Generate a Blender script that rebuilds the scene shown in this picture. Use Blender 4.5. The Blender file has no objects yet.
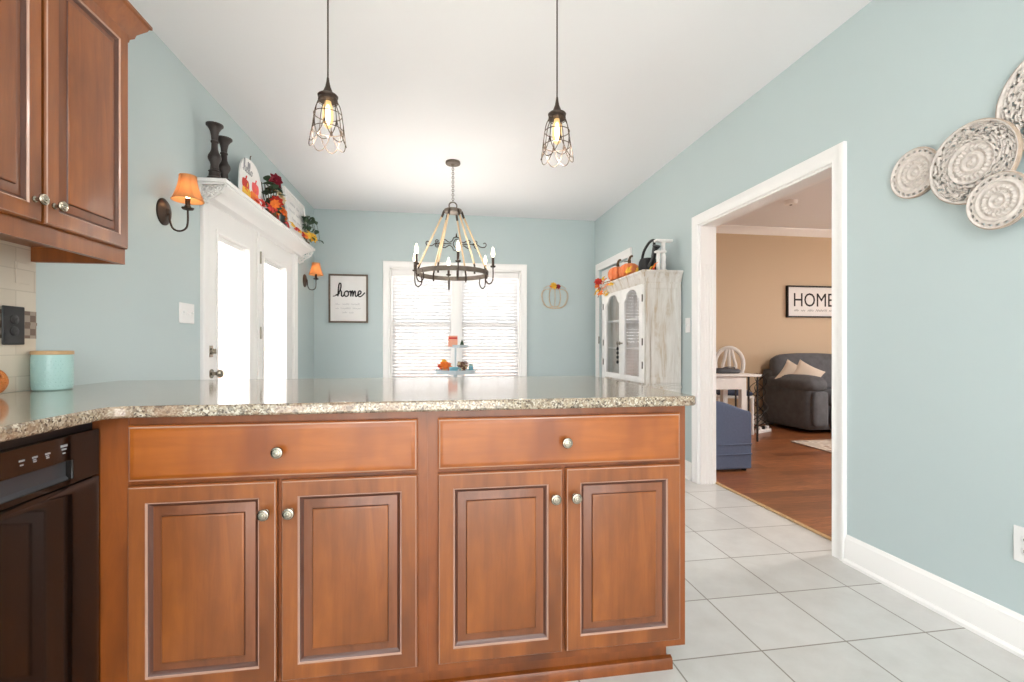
import bpy, bmesh, math, random
from mathutils import Vector, Matrix, noise as mnoise
PI = math.pi
random.seed(7)
sc = bpy.context.scene
C = sc.collection

# ------------------------------------------------------------------ camera, world, lights, exposure
cam_d = bpy.data.cameras.new('camera'); cam = bpy.data.objects.new('camera', cam_d); C.objects.link(cam)
cam_d.sensor_width = 36.0; cam_d.lens = 36.0 * 468.3 / 1024
cam_d.shift_y = 4.8 / 1024; cam_d.clip_start = 0.02
cam.location = (0, 0, 1.082); cam.rotation_euler = (PI / 2, 0, -0.157)
sc.camera = cam
sc.view_settings.view_transform = 'Standard'; sc.view_settings.look = 'None'
sc.view_settings.gamma = 1.0; sc.view_settings.use_curve_mapping = False
sc.view_settings.exposure = 0.25
w = bpy.data.worlds.new('sky'); sc.world = w; w.use_nodes = True
bg = w.node_tree.nodes['Background']; bg.inputs[0].default_value = (0.97, 0.985, 1.0, 1); bg.inputs[1].default_value = 5.0

def area(name, loc, rot, sx, sy, power, col=(1, 1, 1), portal=False):
    d = bpy.data.lights.new(name, 'AREA'); d.shape = 'RECTANGLE'; d.size = sx; d.size_y = sy
    d.energy = power; d.color = col
    o = bpy.data.objects.new(name, d); C.objects.link(o); o.location = loc; o.rotation_euler = rot
    if portal: d.cycles.is_portal = True
    return o
H = 2.711; XL = -1.455; XR = 2.024; YB = 5.862; YR = -2.6; XLIV = 7.6
sd = bpy.data.lights.new('sun', 'SUN'); sd.energy = 22; sd.angle = .02; sd.color = (1, .96, .9)
so = bpy.data.objects.new('sun', sd); C.objects.link(so); so.rotation_euler = Vector((-.35, .35, -.87)).to_track_quat('-Z', 'Y').to_euler()
def point(name, loc, power, rad, col=(1, .9, .76)):
    d = bpy.data.lights.new(name, 'POINT'); d.energy = power; d.shadow_soft_size = rad; d.color = col
    o = bpy.data.objects.new(name, d); C.objects.link(o); o.location = loc
# daylight openings sampled as portals
area('portal_doors', (XL - 0.2, 4.15, 1.05), (0, -PI / 2, 0), 2.0, 1.9, 1, portal=True)
area('portal_window', (0.23, YB + 0.25, 1.4), (-PI / 2, 0, 0), 1.7, 1.5, 1, portal=True)
area('portal_rear', (0.25, YR - 0.2, 1.3), (PI / 2, 0, 0), 2.9, 2.4, 1, portal=True)
area('portal_living', (XLIV + 0.2, 3.0, 1.4), (0, PI / 2, 0), 1.6, 2.4, 1, portal=True)
# unseen fill lights added under the kitchen and living room ceilings
area('kitchen_fixture_light', (0.3, -0.7, H - 0.125), (0, 0, 0), 1.15, 0.32, 25, (1.0, 0.985, 0.96))
area('living_lamp_light', (5.0, 2.6, H - 0.1), (0, 0, 0), 0.6, 0.6, 75, (1.0, 0.96, 0.92))
# light given off by the chandelier's candles and the two pendants
for k in range(6):
    a_ = .08 + k * PI / 3 - PI / 2
    point('chandelier_glow', (.132 + .374 * math.cos(a_), 4.179 + .374 * math.sin(a_), 1.95), 1.9, .015, (1, .93, .85))
point('pendant_glow_left', (-.431, 1.95, 1.90), 4, .012); point('pendant_glow_right', (.504, 1.95, 1.90), 4, .012)

# ------------------------------------------------------------------ material helpers
def lin(r, g, b):
    f = lambda c: (c / 255 / 12.92) if c / 255 <= 0.04045 else ((c / 255 + 0.055) / 1.055) ** 2.4
    return (f(r), f(g), f(b), 1)
class N:
    def __init__(s, name):
        s.m = bpy.data.materials.new(name); s.m.use_nodes = True
        s.t = s.m.node_tree; s.n = s.t.nodes; s.p = s.n['Principled BSDF']; s.out = s.n['Material Output']
    def add(s, kind, **kw):
        o = s.n.new(kind)
        for k, v in kw.items(): setattr(o, k, v)
        return o
    def link(s, a, b): s.t.links.new(a, b)
    def coord(s, scale=(1, 1, 1), loc=(0, 0, 0), kind='Object', rot=(0, 0, 0)):
        tc = s.add('ShaderNodeTexCoord'); mp = s.add('ShaderNodeMapping')
        mp.inputs['Scale'].default_value = scale; mp.inputs['Location'].default_value = loc; mp.inputs['Rotation'].default_value = rot
        s.link(tc.outputs[kind], mp.inputs[0]); return mp.outputs[0]
    def noise(s, co, scale=5, detail=4, rough=.55, dist=0.0):
        o = s.add('ShaderNodeTexNoise'); o.inputs['Scale'].default_value = scale; o.inputs['Detail'].default_value = detail
        o.inputs['Roughness'].default_value = rough; o.inputs['Distortion'].default_value = dist
        s.link(co, o.inputs['Vector']); return o.outputs['Fac']
    def ramp(s, fac, stops, interp='LINEAR'):
        r = s.add('ShaderNodeValToRGB'); r.color_ramp.interpolation = interp
        e = r.color_ramp.elements
        while len(e) < len(stops): e.new(0.5)
        for i, (p, c) in enumerate(stops): e[i].position = p; e[i].color = c
        s.link(fac, r.inputs[0]); return r.outputs[0]
    def mix(s, fac, a, b, mode='MIX'):
        o = s.add('ShaderNodeMix', data_type='RGBA', blend_type=mode)
        for sock, v in ((o.inputs[0], fac), (o.inputs[6], a), (o.inputs[7], b)):
            if isinstance(v, (int, float, tuple)): sock.default_value = v
            else: s.link(v, sock)
        return o.outputs[2]
    def math(s, op, a, b=None):
        o = s.add('ShaderNodeMath', operation=op)
        for i, v in enumerate((a, b)):
            if v is None: continue
            if isinstance(v, (int, float)): o.inputs[i].default_value = v
            else: s.link(v, o.inputs[i])
        return o.outputs[0]
    def base(s, v):
        if isinstance(v, tuple): s.p.inputs['Base Color'].default_value = v
        else: s.link(v, s.p.inputs['Base Color'])
    def bump(s, h, strength=.2, dist=.002):
        b = s.add('ShaderNodeBump'); b.inputs['Strength'].default_value = strength; b.inputs['Distance'].default_value = dist
        s.link(h, b.inputs['Height']); s.link(b.outputs[0], s.p.inputs['Normal'])
    def set(s, rough=.5, metal=0, coat=0, spec=None, trans=0):
        s.p.inputs['Roughness'].default_value = rough; s.p.inputs['Metallic'].default_value = metal
        s.p.inputs['Coat Weight'].default_value = coat; s.p.inputs['Coat Roughness'].default_value = .12
        if spec is not None: s.p.inputs['Specular IOR Level'].default_value = spec
        return s.m
def flat(name, col, rough=.5, metal=0, coat=0, var=.06, scale=8, spec=None):
    n = N(name); f = n.noise(n.coord(), scale, 3)
    a = tuple(min(1, c * (1 + var)) for c in col[:3]) + (1,); b = tuple(c * (1 - var) for c in col[:3]) + (1,)
    n.base(n.ramp(f, [(.3, b), (.7, a)])); return n.set(rough, metal, coat, spec)
def paint(name, col, rough=.6, bump=.08):
    n = N(name); n.base(col); n.bump(n.noise(n.coord(), 220, 2), bump, .0006); return n.set(rough)
def wood(name, c1, c2, scale, rough=.36, coat=.12, c3=None):
    n = N(name); co = n.coord(scale)
    f = n.noise(co, 3.0, 5, .6, .6); g = n.noise(n.coord((2.2, 2.2, 1.1)), 2.2, 3)
    col = n.ramp(f, [(.28, c1), (.72, c2)])
    if c3: col = n.mix(n.ramp(g, [(.48, (0, 0, 0, 1)), (.72, (1, 1, 1, 1))]), col, c3)
    n.base(col); n.bump(f, .04, .001); return n.set(rough, 0, coat)
def emit(name, col, strength):
    n = N(name); n.base(col); n.p.inputs['Emission Color'].default_value = col; n.p.inputs['Emission Strength'].default_value = strength
    return n.set(.4)
def glass_thin(name, ior=1.5, tint=(1, 1, 1, 1)):
    n = N(name); lw = n.add('ShaderNodeLayerWeight'); lw.inputs[0].default_value = .5
    r0 = ((ior - 1) / (ior + 1)) ** 2; fac = n.math('ADD', r0, n.math('MULTIPLY', 1 - r0, n.math('POWER', lw.outputs['Facing'], 5.0)))
    tr = n.add('ShaderNodeBsdfTransparent'); tr.inputs[0].default_value = tint
    gl = n.add('ShaderNodeBsdfGlossy'); gl.inputs['Roughness'].default_value = .02
    mx = n.add('ShaderNodeMixShader'); n.link(fac, mx.inputs[0]); n.link(tr.outputs[0], mx.inputs[1]); n.link(gl.outputs[0], mx.inputs[2])
    n.link(mx.outputs[0], n.out.inputs[0]); return n.m
def translucent(name, col, frac, tcol=None):
    n = N(name); n.base(col); n.set(.8)
    t = n.add('ShaderNodeBsdfTranslucent'); t.inputs[0].default_value = tcol or col
    mx = n.add('ShaderNodeMixShader'); mx.inputs[0].default_value = frac
    n.link(n.p.outputs[0], mx.inputs[1]); n.link(t.outputs[0], mx.inputs[2]); n.link(mx.outputs[0], n.out.inputs[0]); return n.m

M = {}
M['wall'] = paint('teal_wall_paint', lin(190, 204, 205))
M['ceil'] = paint('ceiling_paint', lin(238, 238, 240), .8)
M['trim'] = paint('white_trim_paint', lin(246, 244, 242), .35, .02)
M['tan'] = paint('tan_wall_paint', lin(204, 180, 150))
M['woodV'] = wood('maple_vertical', lin(122, 66, 28), lin(154, 88, 38), (9, 9, .9), c3=lin(108, 58, 24))
M['woodH'] = wood('maple_horizontal', lin(146, 78, 24), lin(170, 94, 32), (.9, 9, 9), c3=lin(128, 64, 20))
M['woodF'] = wood('maple_frame', lin(118, 60, 20), lin(146, 78, 28), (8, 8, 1.2), c3=lin(90, 44, 16))
M['glaze'] = flat('cabinet_glaze', lin(176, 138, 120), .26, 0, .6)  # light edge glaze, with reflected highlights painted into its colour
M['glazedark'] = flat('cabinet_glaze_dark', lin(84, 46, 30), .35, 0, .2)  # dark recess glaze, with the panel step's shadow put into its colour
M['woodB'] = wood('maple_bevel', lin(104, 60, 36), lin(134, 80, 50), (9, 9, .9))
M['nickel'] = flat('brushed_nickel', lin(158, 150, 136), .24, 1)
M['blackgloss'] = flat('dishwasher_black', lin(22, 17, 15), .07, 0, .2, .03)
M['blackplastic'] = flat('black_plastic', lin(26, 26, 28), .4)
M['graphite'] = flat('graphite_plastic', lin(66, 68, 72), .4)
M['faint'] = flat('faint_grey_ink', lin(206, 206, 208), .8)
M['bronze'] = flat('dark_bronze_metal', lin(70, 58, 50), .45, .7)
M['iron'] = flat('weathered_iron', lin(112, 102, 92), .5, .5, var=.2, scale=30)
M['rope'] = flat('jute_rope', lin(206, 180, 146), .9, var=.2, scale=160)
M['bulb'] = emit('warm_bulb', (1.0, .78, .45, 1), 9)
n = N('amber_bulb_glass'); tr = n.add('ShaderNodeBsdfTransparent'); em = n.add('ShaderNodeEmission'); em.inputs[0].default_value = (1.0, .62, .26, 1); em.inputs[1].default_value = 1.5
mx = n.add('ShaderNodeMixShader'); mx.inputs[0].default_value = .6; n.link(tr.outputs[0], mx.inputs[1]); n.link(em.outputs[0], mx.inputs[2]); n.link(mx.outputs[0], n.out.inputs[0]); M['amberglass'] = n.m
M['bulb_candle'] = emit('candle_bulb', (1.0, .82, .6, 1), 6)
M['bulb_sconce'] = emit('sconce_bulb', (1.0, .74, .46, 1), 24)
M['shade'] = translucent('burlap_shade', lin(206, 160, 112), .42, lin(240, 196, 148))
M['glass'] = glass_thin('window_glass')
M['cabglass'] = glass_thin('hutch_glass', 1.9)
M['slat'] = translucent('blind_slat', lin(236, 236, 236), .26)
M['candle'] = flat('dark_turned_wood', lin(52, 43, 40), .45)
M['white'] = flat('white_paint', lin(235, 233, 230), .5)
M['paper'] = flat('sign_paper', lin(238, 236, 234), .7, var=.02)
M['greytext'] = flat('grey_ink', lin(165, 165, 168), .8)
M['black'] = flat('black_ink', lin(22, 20, 20), .7)
M['signwood'] = flat('driftwood_frame', lin(112, 98, 86), .7, var=.2, scale=40)
M['plate'] = flat('white_plastic', lin(238, 237, 236), .35, var=.01)
M['slot'] = flat('slot_dark', lin(60, 58, 56), .6)
M['aqua'] = flat('aqua_ceramic', lin(166, 202, 198), .3, var=.03)
M['lightwood'] = flat('light_wood_lid', lin(196, 160, 116), .5, var=.1, scale=30)
M['copper'] = flat('copper_wicker', lin(206, 128, 66), .35, .4)
M['medal'] = flat('whitewashed_carving', lin(212, 203, 196), .8, var=.12, scale=60)
M['medalrim'] = flat('carving_rim', lin(184, 164, 146), .8, var=.12, scale=60)
M['charcoal'] = flat('charcoal_suede', lin(90, 91, 95), .85, var=.16, scale=14)
M['beige'] = flat('beige_linen', lin(214, 200, 184), .9, var=.05)
M['bluefab'] = flat('slate_blue_fabric', lin(94, 106, 132), .9, var=.06, scale=60)
M['navy'] = flat('navy_cushion', lin(60, 70, 92), .9)
M['orange'] = flat('pumpkin_orange', lin(240, 138, 84), .5, var=.1, scale=20)
M['orange2'] = flat('leaf_orange', lin(244, 126, 40), .6, var=.15, scale=25)
M['yellow'] = flat('leaf_yellow', lin(244, 190, 60), .6, var=.15, scale=25)
M['red'] = flat('leaf_red', lin(204, 54, 44), .6, var=.2, scale=25)
M['pink'] = flat('leaf_coral', lin(240, 96, 96), .6, var=.15, scale=25)
M['burgundy'] = flat('burgundy_petals', lin(140, 24, 46), .6, var=.2, scale=30)
M['cream'] = flat('cream_petals', lin(226, 204, 164), .7, var=.1)
M['green'] = flat('leaf_green', lin(62, 84, 60), .6, var=.25, scale=30)
M['stem'] = flat('stem_brown', lin(96, 72, 46), .7)
M['pinkbox'] = flat('coral_box', lin(238, 168, 140), .6, var=.06)
M['traygrey'] = flat('galvanised_tray', lin(200, 212, 218), .45, .2)
M['bluecup'] = flat('blue_glaze', lin(128, 190, 206), .3)
M['brown'] = flat('brown_cone', lin(120, 84, 66), .8, var=.2, scale=60)
M['wirepump'] = flat('pale_vine', lin(206, 186, 160), .8, var=.15, scale=60)
M['sun'] = emit('ceiling_diffuser', (1, .97, .93, 1), 1.5)  # glowing panel of the added kitchen fill fixture
M['deck'] = flat('pale_deck', lin(214, 208, 200), .8)
M['brick'] = flat('far_brick', lin(186, 150, 136), .9)
# granite
n = N('granite'); co = n.coord()
v = n.add('ShaderNodeTexVoronoi'); v.inputs['Scale'].default_value = 230; n.link(co, v.inputs['Vector'])
sep = n.add('ShaderNodeSeparateColor'); n.link(v.outputs['Color'], sep.inputs[0])
spk = n.ramp(sep.outputs[0], [(0, lin(88, 76, 66)), (.10, lin(124, 110, 94)), (.28, lin(158, 142, 120)), (.5, lin(176, 164, 146)), (.72, lin(146, 132, 114)), (.88, lin(196, 186, 168))], 'CONSTANT')
big = n.noise(co, 14, 4, .6)
col = n.mix(n.ramp(big, [(.5, (0, 0, 0, 1)), (.68, (.65, .65, .65, 1))]), spk, lin(142, 112, 88))
v2 = n.add('ShaderNodeTexVoronoi'); v2.inputs['Scale'].default_value = 60; n.link(co, v2.inputs['Vector'])
sep2 = n.add('ShaderNodeSeparateColor'); n.link(v2.outputs['Color'], sep2.inputs[0])
col = n.mix(n.ramp(sep2.outputs[1], [(.0, (.45, .45, .45, 1)), (.08, (0, 0, 0, 1))], 'CONSTANT'), col, lin(62, 54, 50))
n.base(col); M['granite'] = n.set(.09, 0, .3, .5)
# floor tile
T = .342; GX, GY = .7924, 1.5025
n = N('floor_tile'); tc = n.add('ShaderNodeTexCoord'); sx = n.add('ShaderNodeSeparateXYZ'); n.link(tc.outputs['Object'], sx.inputs[0])
def cell(o, g):
    u = n.math('DIVIDE', n.math('SUBTRACT', o, g - 20 * T), T); f = n.math('FRACT', u)
    return n.math('MINIMUM', f, n.math('SUBTRACT', 1.0, f)), n.math('FLOOR', u)
dx, ix = cell(sx.outputs[0], GX); dy, iy = cell(sx.outputs[1], GY)
g = n.math('LESS_THAN', n.math('MINIMUM', dx, dy), .0085)
cb = n.add('ShaderNodeCombineXYZ'); n.link(ix, cb.inputs[0]); n.link(iy, cb.inputs[1])
wn = n.add('ShaderNodeTexWhiteNoise', noise_dimensions='3D'); n.link(cb.outputs[0], wn.inputs[0])
mott = n.noise(n.coord(), 7, 5, .65)
tcol = n.mix(n.ramp(mott, [(.3, (0, 0, 0, 1)), (.7, (1, 1, 1, 1))]), lin(200, 198, 194), lin(212, 211, 208))
tcol = n.mix(.05, tcol, wn.outputs['Value'], 'OVERLAY')
n.base(n.mix(g, tcol, lin(140, 134, 126))); M['tile'] = n.set(.32)
# hardwood
n = N('hardwood'); br = n.add('ShaderNodeTexBrick'); n.link(n.coord(), br.inputs['Vector'])
br.offset = .37; br.inputs['Scale'].default_value = 1; br.inputs['Brick Width'].default_value = 1.1; br.inputs['Row Height'].default_value = .125
br.inputs['Mortar Size'].default_value = .0012; br.inputs['Color1'].default_value = lin(128, 78, 48); br.inputs['Color2'].default_value = lin(172, 108, 66); br.inputs['Mortar'].default_value = lin(60, 34, 22)
gr = n.noise(n.coord((1.6, 12, 1)), 4, 6, .65, 1.2)
n.base(n.mix(n.ramp(gr, [(.35, (.75, .75, .75, 1)), (.6, (0, 0, 0, 1))]), br.outputs['Color'], lin(96, 54, 34))); M['hardwood'] = n.set(.3)
# backsplash stone
n = N('travertine_backsplash'); br = n.add('ShaderNodeTexBrick'); n.link(n.coord(rot=(0, PI / 2, PI / 2)), br.inputs['Vector'])
br.inputs['Scale'].default_value = 1; br.inputs['Brick Width'].default_value = .15; br.inputs['Row Height'].default_value = .075; br.inputs['Mortar Size'].default_value = .002
br.inputs['Color1'].default_value = lin(206, 194, 176); br.inputs['Color2'].default_value = lin(216, 206, 190); br.inputs['Mortar'].default_value = lin(198, 187, 170)
n.base(br.outputs['Color']); M['stone'] = n.set(.55)
n = N('mosaic_liner'); ck = n.add('ShaderNodeTexChecker'); n.link(n.coord(), ck.inputs[0]); ck.inputs['Scale'].default_value = 42
ck.inputs[1].default_value = lin(112, 92, 80); ck.inputs[2].default_value = lin(160, 146, 132); n.base(ck.outputs[0]); M['mosaic'] = n.set(.4, .2)
# distressed white hutch
n = N('distressed_white'); f = n.noise(n.coord((7, 7, .8)), 2.2, 6, .7, .5)
n.base(n.ramp(f, [(.36, lin(186, 164, 132)), (.47, lin(210, 204, 196)), (.7, lin(230, 227, 222))])); M['hutch'] = n.set(.6)
# rug
n = N('rug_pattern'); v = n.add('ShaderNodeTexVoronoi'); v.inputs['Scale'].default_value = 9; n.link(n.coord(), v.inputs['Vector'])
n.base(n.ramp(v.outputs['Distance'], [(.2, lin(150, 124, 108)), (.35, lin(206, 196, 184)), (.6, lin(186, 172, 158))])); M['rug'] = n.set(.95)

# ------------------------------------------------------------------ mesh helpers
I4 = Matrix.Identity(4)
def box(bm, x0, x1, y0, y1, z0, z1, mi=0, m=I4):
    vs = [bm.verts.new(m @ Vector(p)) for p in ((x0, y0, z0), (x1, y0, z0), (x1, y1, z0), (x0, y1, z0), (x0, y0, z1), (x1, y0, z1), (x1, y1, z1), (x0, y1, z1))]
    for q in ((3, 2, 1, 0), (4, 5, 6, 7), (0, 1, 5, 4), (1, 2, 6, 5), (2, 3, 7, 6), (3, 0, 4, 7)):
        f = bm.faces.new([vs[i] for i in q]); f.material_index = mi
def lathe(bm, prof, seg=24, m=I4, mi=0, cap=True, sy=1.0):
    rings = []
    for r, z in prof:
        rings.append([bm.verts.new(m @ Vector((r * math.cos(2 * PI * k / seg), sy * r * math.sin(2 * PI * k / seg), z))) for k in range(seg)])
    for a, b in zip(rings, rings[1:]):
        for k in range(seg):
            f = bm.faces.new((a[k], a[(k + 1) % seg], b[(k + 1) % seg], b[k])); f.material_index = mi
    if cap:
        for rg, rev in ((rings[0], True), (rings[-1], False)):
            f = bm.faces.new(rg[::-1] if rev else rg); f.material_index = mi
def smoothpts(pts, n=6, closed=False):
    P = [Vector(p) for p in pts]; out = []; L = len(P)
    for i in range(L if closed else L - 1):
        p0 = P[(i - 1) % L] if (closed or i > 0) else P[i]; p1 = P[i]; p2 = P[(i + 1) % L]
        p3 = P[(i + 2) % L] if (closed or i + 2 < L) else p2
        for k in range(n):
            t = k / n
            out.append(.5 * ((2 * p1) + (p2 - p0) * t + (2 * p0 - 5 * p1 + 4 * p2 - p3) * t * t + (3 * p1 - p0 - 3 * p2 + p3) * t ** 3))
    if not closed: out.append(P[-1].copy())
    return out
def tube(bm, pts, r, seg=8, closed=False, mi=0, m=I4):
    P = [Vector(p) for p in pts]; L = len(P)
    rr = r if isinstance(r, (list, tuple)) else [r] * L
    up = None; rings = []
    for i in range(L):
        a = P[(i - 1) % L] if (closed or i) else P[i]; b = P[(i + 1) % L] if (closed or i + 1 < L) else P[i]
        t = (b - a).normalized() if (b - a).length > 1e-9 else Vector((0, 0, 1))
        if up is None: up = t.orthogonal().normalized()
        up = (up - t * up.dot(t)); up = up.normalized() if up.length > 1e-6 else t.orthogonal().normalized()
        s = t.cross(up)
        rings.append([bm.verts.new(m @ (P[i] + rr[i] * (up * math.cos(2 * PI * k / seg) + s * math.sin(2 * PI * k / seg)))) for k in range(seg)])
    for i in range(L if closed else L - 1):
        a, b = rings[i], rings[(i + 1) % L]
        for k in range(seg):
            f = bm.faces.new((a[k], a[(k + 1) % seg], b[(k + 1) % seg], b[k])); f.material_index = mi
    if not closed:
        bm.faces.new(rings[0][::-1]).material_index = mi; bm.faces.new(rings[-1]).material_index = mi
def ball(bm, c, rx, ry=None, rz=None, seg=16, mi=0, m=I4):
    ry = rx if ry is None else ry; rz = rx if rz is None else rz
    k = seg // 2; mm = m @ Matrix.Translation(Vector(c)) @ Matrix.Diagonal((rx, ry, rz, 1))
    lathe(bm, [(max(.02, math.sin(PI * i / k)), -math.cos(PI * i / k)) for i in range(k + 1)], seg, mm, mi)
def ring(bm, c, R, r, n=32, seg=8, m=I4, mi=0, axis='z'):
    pts = []
    for k in range(n):
        a = 2 * PI * k / n; u, v_ = R * math.cos(a), R * math.sin(a)
        pts.append(Vector(c) + Vector({'z': (u, v_, 0), 'y': (u, 0, v_), 'x': (0, u, v_)}[axis]))
    tube(bm, pts, r, seg, True, mi, m)
def prism(bm, poly, t0, t1, axis='y', mi=0, m=I4):
    def P(u, v_, t): return m @ Vector({'y': (u, t, v_), 'x': (t, u, v_), 'z': (u, v_, t)}[axis])
    a = [bm.verts.new(P(u, v_, t0)) for u, v_ in poly]; b = [bm.verts.new(P(u, v_, t1)) for u, v_ in poly]
    fs = [bm.faces.new(a), bm.faces.new(b[::-1])]
    for k in range(len(a)): fs.append(bm.faces.new((a[k], b[k], b[(k + 1) % len(a)], a[(k + 1) % len(a)])))
    for f in fs: f.material_index = mi
def plate(bm, outer, holes, t0, t1, axis='y', m=I4, mi=0):
    """flat plate with holes: outlines (u,v) extruded from t0 to t1 along axis"""
    def P(u, v_, t): return m @ Vector({'y': (u, t, v_), 'x': (t, u, v_), 'z': (u, v_, t)}[axis])
    for t in (t0, t1):
        b2 = bmesh.new(); es = []
        for lp in [outer] + holes:
            vs = [b2.verts.new(P(u, v_, t)) for u, v_ in lp]
            es += [b2.edges.new((vs[k], vs[(k + 1) % len(vs)])) for k in range(len(vs))]
        bmesh.ops.triangle_fill(b2, use_beauty=True, use_dissolve=False, edges=es)
        mp = {v_: bm.verts.new(v_.co) for v_ in b2.verts}
        for f in b2.faces: bm.faces.new([mp[v_] for v_ in f.verts]).material_index = mi
        b2.free()
    for lp in [outer] + holes:
        a = [bm.verts.new(P(u, v_, t0)) for u, v_ in lp]; b = [bm.verts.new(P(u, v_, t1)) for u, v_ in lp]
        for k in range(len(a)): bm.faces.new((a[k], b[k], b[(k + 1) % len(a)], a[(k + 1) % len(a)])).material_index = mi
def rect(u0, u1, v0, v1): return [(u0, v0), (u1, v0), (u1, v1), (u0, v1)]
def obj(name, bm, mat, parent=None, bevel=0, seg=2, ang=35, sub=0, kind=None, label=None):
    bmesh.ops.remove_doubles(bm, verts=bm.verts, dist=1e-6)
    bmesh.ops.recalc_face_normals(bm, faces=bm.faces)
    for f in bm.faces: f.smooth = True
    for e in bm.edges:
        e.smooth = not (len(e.link_faces) == 2 and e.calc_face_angle(0) > math.radians(ang)) if len(e.link_faces) == 2 else False
    me = bpy.data.meshes.new(name); bm.to_mesh(me); bm.free()
    for mt in (mat if isinstance(mat, (list, tuple)) else [mat]): me.materials.append(M[mt])
    o = bpy.data.objects.new(name, me); C.objects.link(o)
    if parent: o.parent = parent
    if bevel:
        b = o.modifiers.new('bevel', 'BEVEL'); b.width = bevel; b.segments = seg; b.limit_method = 'ANGLE'; b.angle_limit = math.radians(40); b.harden_normals = False
    if sub:
        s = o.modifiers.new('sub', 'SUBSURF'); s.levels = sub; s.render_levels = sub
    if kind: o['kind'] = kind
    if label: o['label'] = label
    return o
def B(): return bmesh.new()
def tag(o, label, cat, group=None):
    o['label'] = label; o['category'] = cat
    if group: o['group'] = group
    return o
def thing(name, label, cat, loc=(0, 0, 0), rz=0, group=None):
    o = bpy.data.objects.new(name, None); o.empty_display_size = .05; C.objects.link(o)
    o.location = loc; o.rotation_euler = (0, 0, rz); return tag(o, label, cat, group)
def copy_tree(o, parent=None):
    c = o.copy(); C.objects.link(c)
    if parent: c.parent = parent
    for ch in list(o.children): copy_tree(ch, c)
    return c
def bx(name, dims, mat, parent=None, bevel=0, **kw):
    bm = B(); box(bm, *dims); return obj(name, bm, mat, parent, bevel, **kw)
def struct(name, bm, mat, bevel=0, parent=None, label=None):
    o = obj(name, bm, mat, parent, bevel)
    if not parent: o['kind'] = 'structure'
    if label: o['label'] = label
    return o
def text_mesh(name, s, size, mat, parent, m, extrude=.001, align='CENTER', sx=1.0, label=None):
    cu = bpy.data.curves.new(name, 'FONT'); cu.body = s; cu.size = size; cu.extrude = extrude; cu.align_x = align; cu.resolution_u = 3
    t = bpy.data.objects.new(name + '_tmp', cu); C.objects.link(t); bpy.context.view_layer.update()
    me = bpy.data.meshes.new_from_object(t.evaluated_get(bpy.context.evaluated_depsgraph_get()))
    bpy.data.objects.remove(t); me.transform(Matrix.Diagonal((sx, 1, 1, 1))); me.transform(m)
    me.materials.clear(); me.materials.append(M[mat]); me.name = name
    o = bpy.data.objects.new(name, me); C.objects.link(o); o.parent = parent
    if label: o['label'] = label
    return o
RX90 = Matrix.Rotation(PI / 2, 4, 'X')          # xy text -> stands in xz facing -y
# handwritten strokes (x, z), one list per pen stroke, x-height 1
SCRIPT = {
 'h': ([[(-.3, .25), (.1, .4), (.5, 1.3), (.55, 2.1), (.3, 2.2), (.15, 1.5), (.05, 0)], [(.05, .1), (.3, .8), (.55, .95), (.65, .6), (.65, .15), (.85, .02), (1.05, .3)]], 1.05),
 'o': ([[(.5, .95), (.12, .7), (.1, .2), (.4, .0), (.7, .25), (.7, .7), (.5, .95), (.75, .8), (1.0, .85)]], .95),
 'm': ([[(.0, .7), (.15, .95), (.15, .0)], [(.15, .1), (.35, .85), (.5, .9), (.52, .0)], [(.52, .1), (.75, .85), (.92, .85), (.93, .15), (1.1, .05), (1.3, .3)]], 1.25),
 'e': ([[(.0, .3), (.5, .5), (.6, .85), (.35, .98), (.12, .6), (.2, .1), (.5, .0), (.8, .2), (1.25, .7)]], .8),
 'l': ([[(0, .3), (.4, 1.3), (.35, 2.1), (.15, 1.9), (.15, .3), (.35, 0), (.6, .3)]], .6),
 'f': ([[(.0, .3), (.4, 1.4), (.4, 2.1), (.2, 2.0), (.15, .5), (.1, -.7), (.3, -.7), (.3, .1), (.6, .4)]], .6),
 'a': ([[(.7, .85), (.4, .98), (.1, .5), (.3, .0), (.6, .3), (.72, .9), (.7, .15), (.95, .2)]], .9),
}
def script(bm, word, x0, z0, h, r, y, m=I4):
    x = 0
    for ch in word:
        st, wd = SCRIPT[ch]
        for s in st:
            pts = smoothpts([(x0 + (x + px_) * h, y, z0 + pz * h) for px_, pz in s], 5)
            tube(bm, pts, r, 5, m=m)
        x += wd
    return x * h
def squiggle_line(bm, x0, x1, z, h, y, r, seed, m=I4):
    rnd = random.Random(seed); x = x0
    while x < x1 - h:
        wl = rnd.randint(3, 8); pts = []
        for k in range(wl * 2):
            pts.append((x, y, z + (h * (.5 + .5 * rnd.random()) if k % 2 else 0))); x += h * .38
            if x > x1: break
        if len(pts) > 2: tube(bm, smoothpts(pts, 3), r, 4, m=m)
        x += h * .7
# raised panel door, local x 0..w, z 0..h, face at y=-t
def nest(bm, w, h, loops):
    prev = None
    for ins, y, mi in loops:
        cur = [bm.verts.new(p) for p in ((ins, y, ins), (w - ins, y, ins), (w - ins, y, h - ins), (ins, y, h - ins))]
        if prev:
            for k in range(4):
                f = bm.faces.new((prev[k], prev[(k + 1) % 4], cur[(k + 1) % 4], cur[k])); f.material_index = mi
        else: bm.faces.new(cur[::-1])
        prev = cur
    bm.faces.new(prev).material_index = loops[-1][2] if len(loops[-1]) < 4 else loops[-1][3]
def panel_bm(w, h, st=.045):
    bm = B(); t = .02
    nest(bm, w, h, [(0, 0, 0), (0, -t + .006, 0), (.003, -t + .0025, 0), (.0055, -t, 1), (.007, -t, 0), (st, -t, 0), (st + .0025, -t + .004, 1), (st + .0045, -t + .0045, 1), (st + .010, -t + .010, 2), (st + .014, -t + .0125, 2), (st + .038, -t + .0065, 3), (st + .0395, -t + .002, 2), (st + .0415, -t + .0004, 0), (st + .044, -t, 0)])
    return bm
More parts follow.
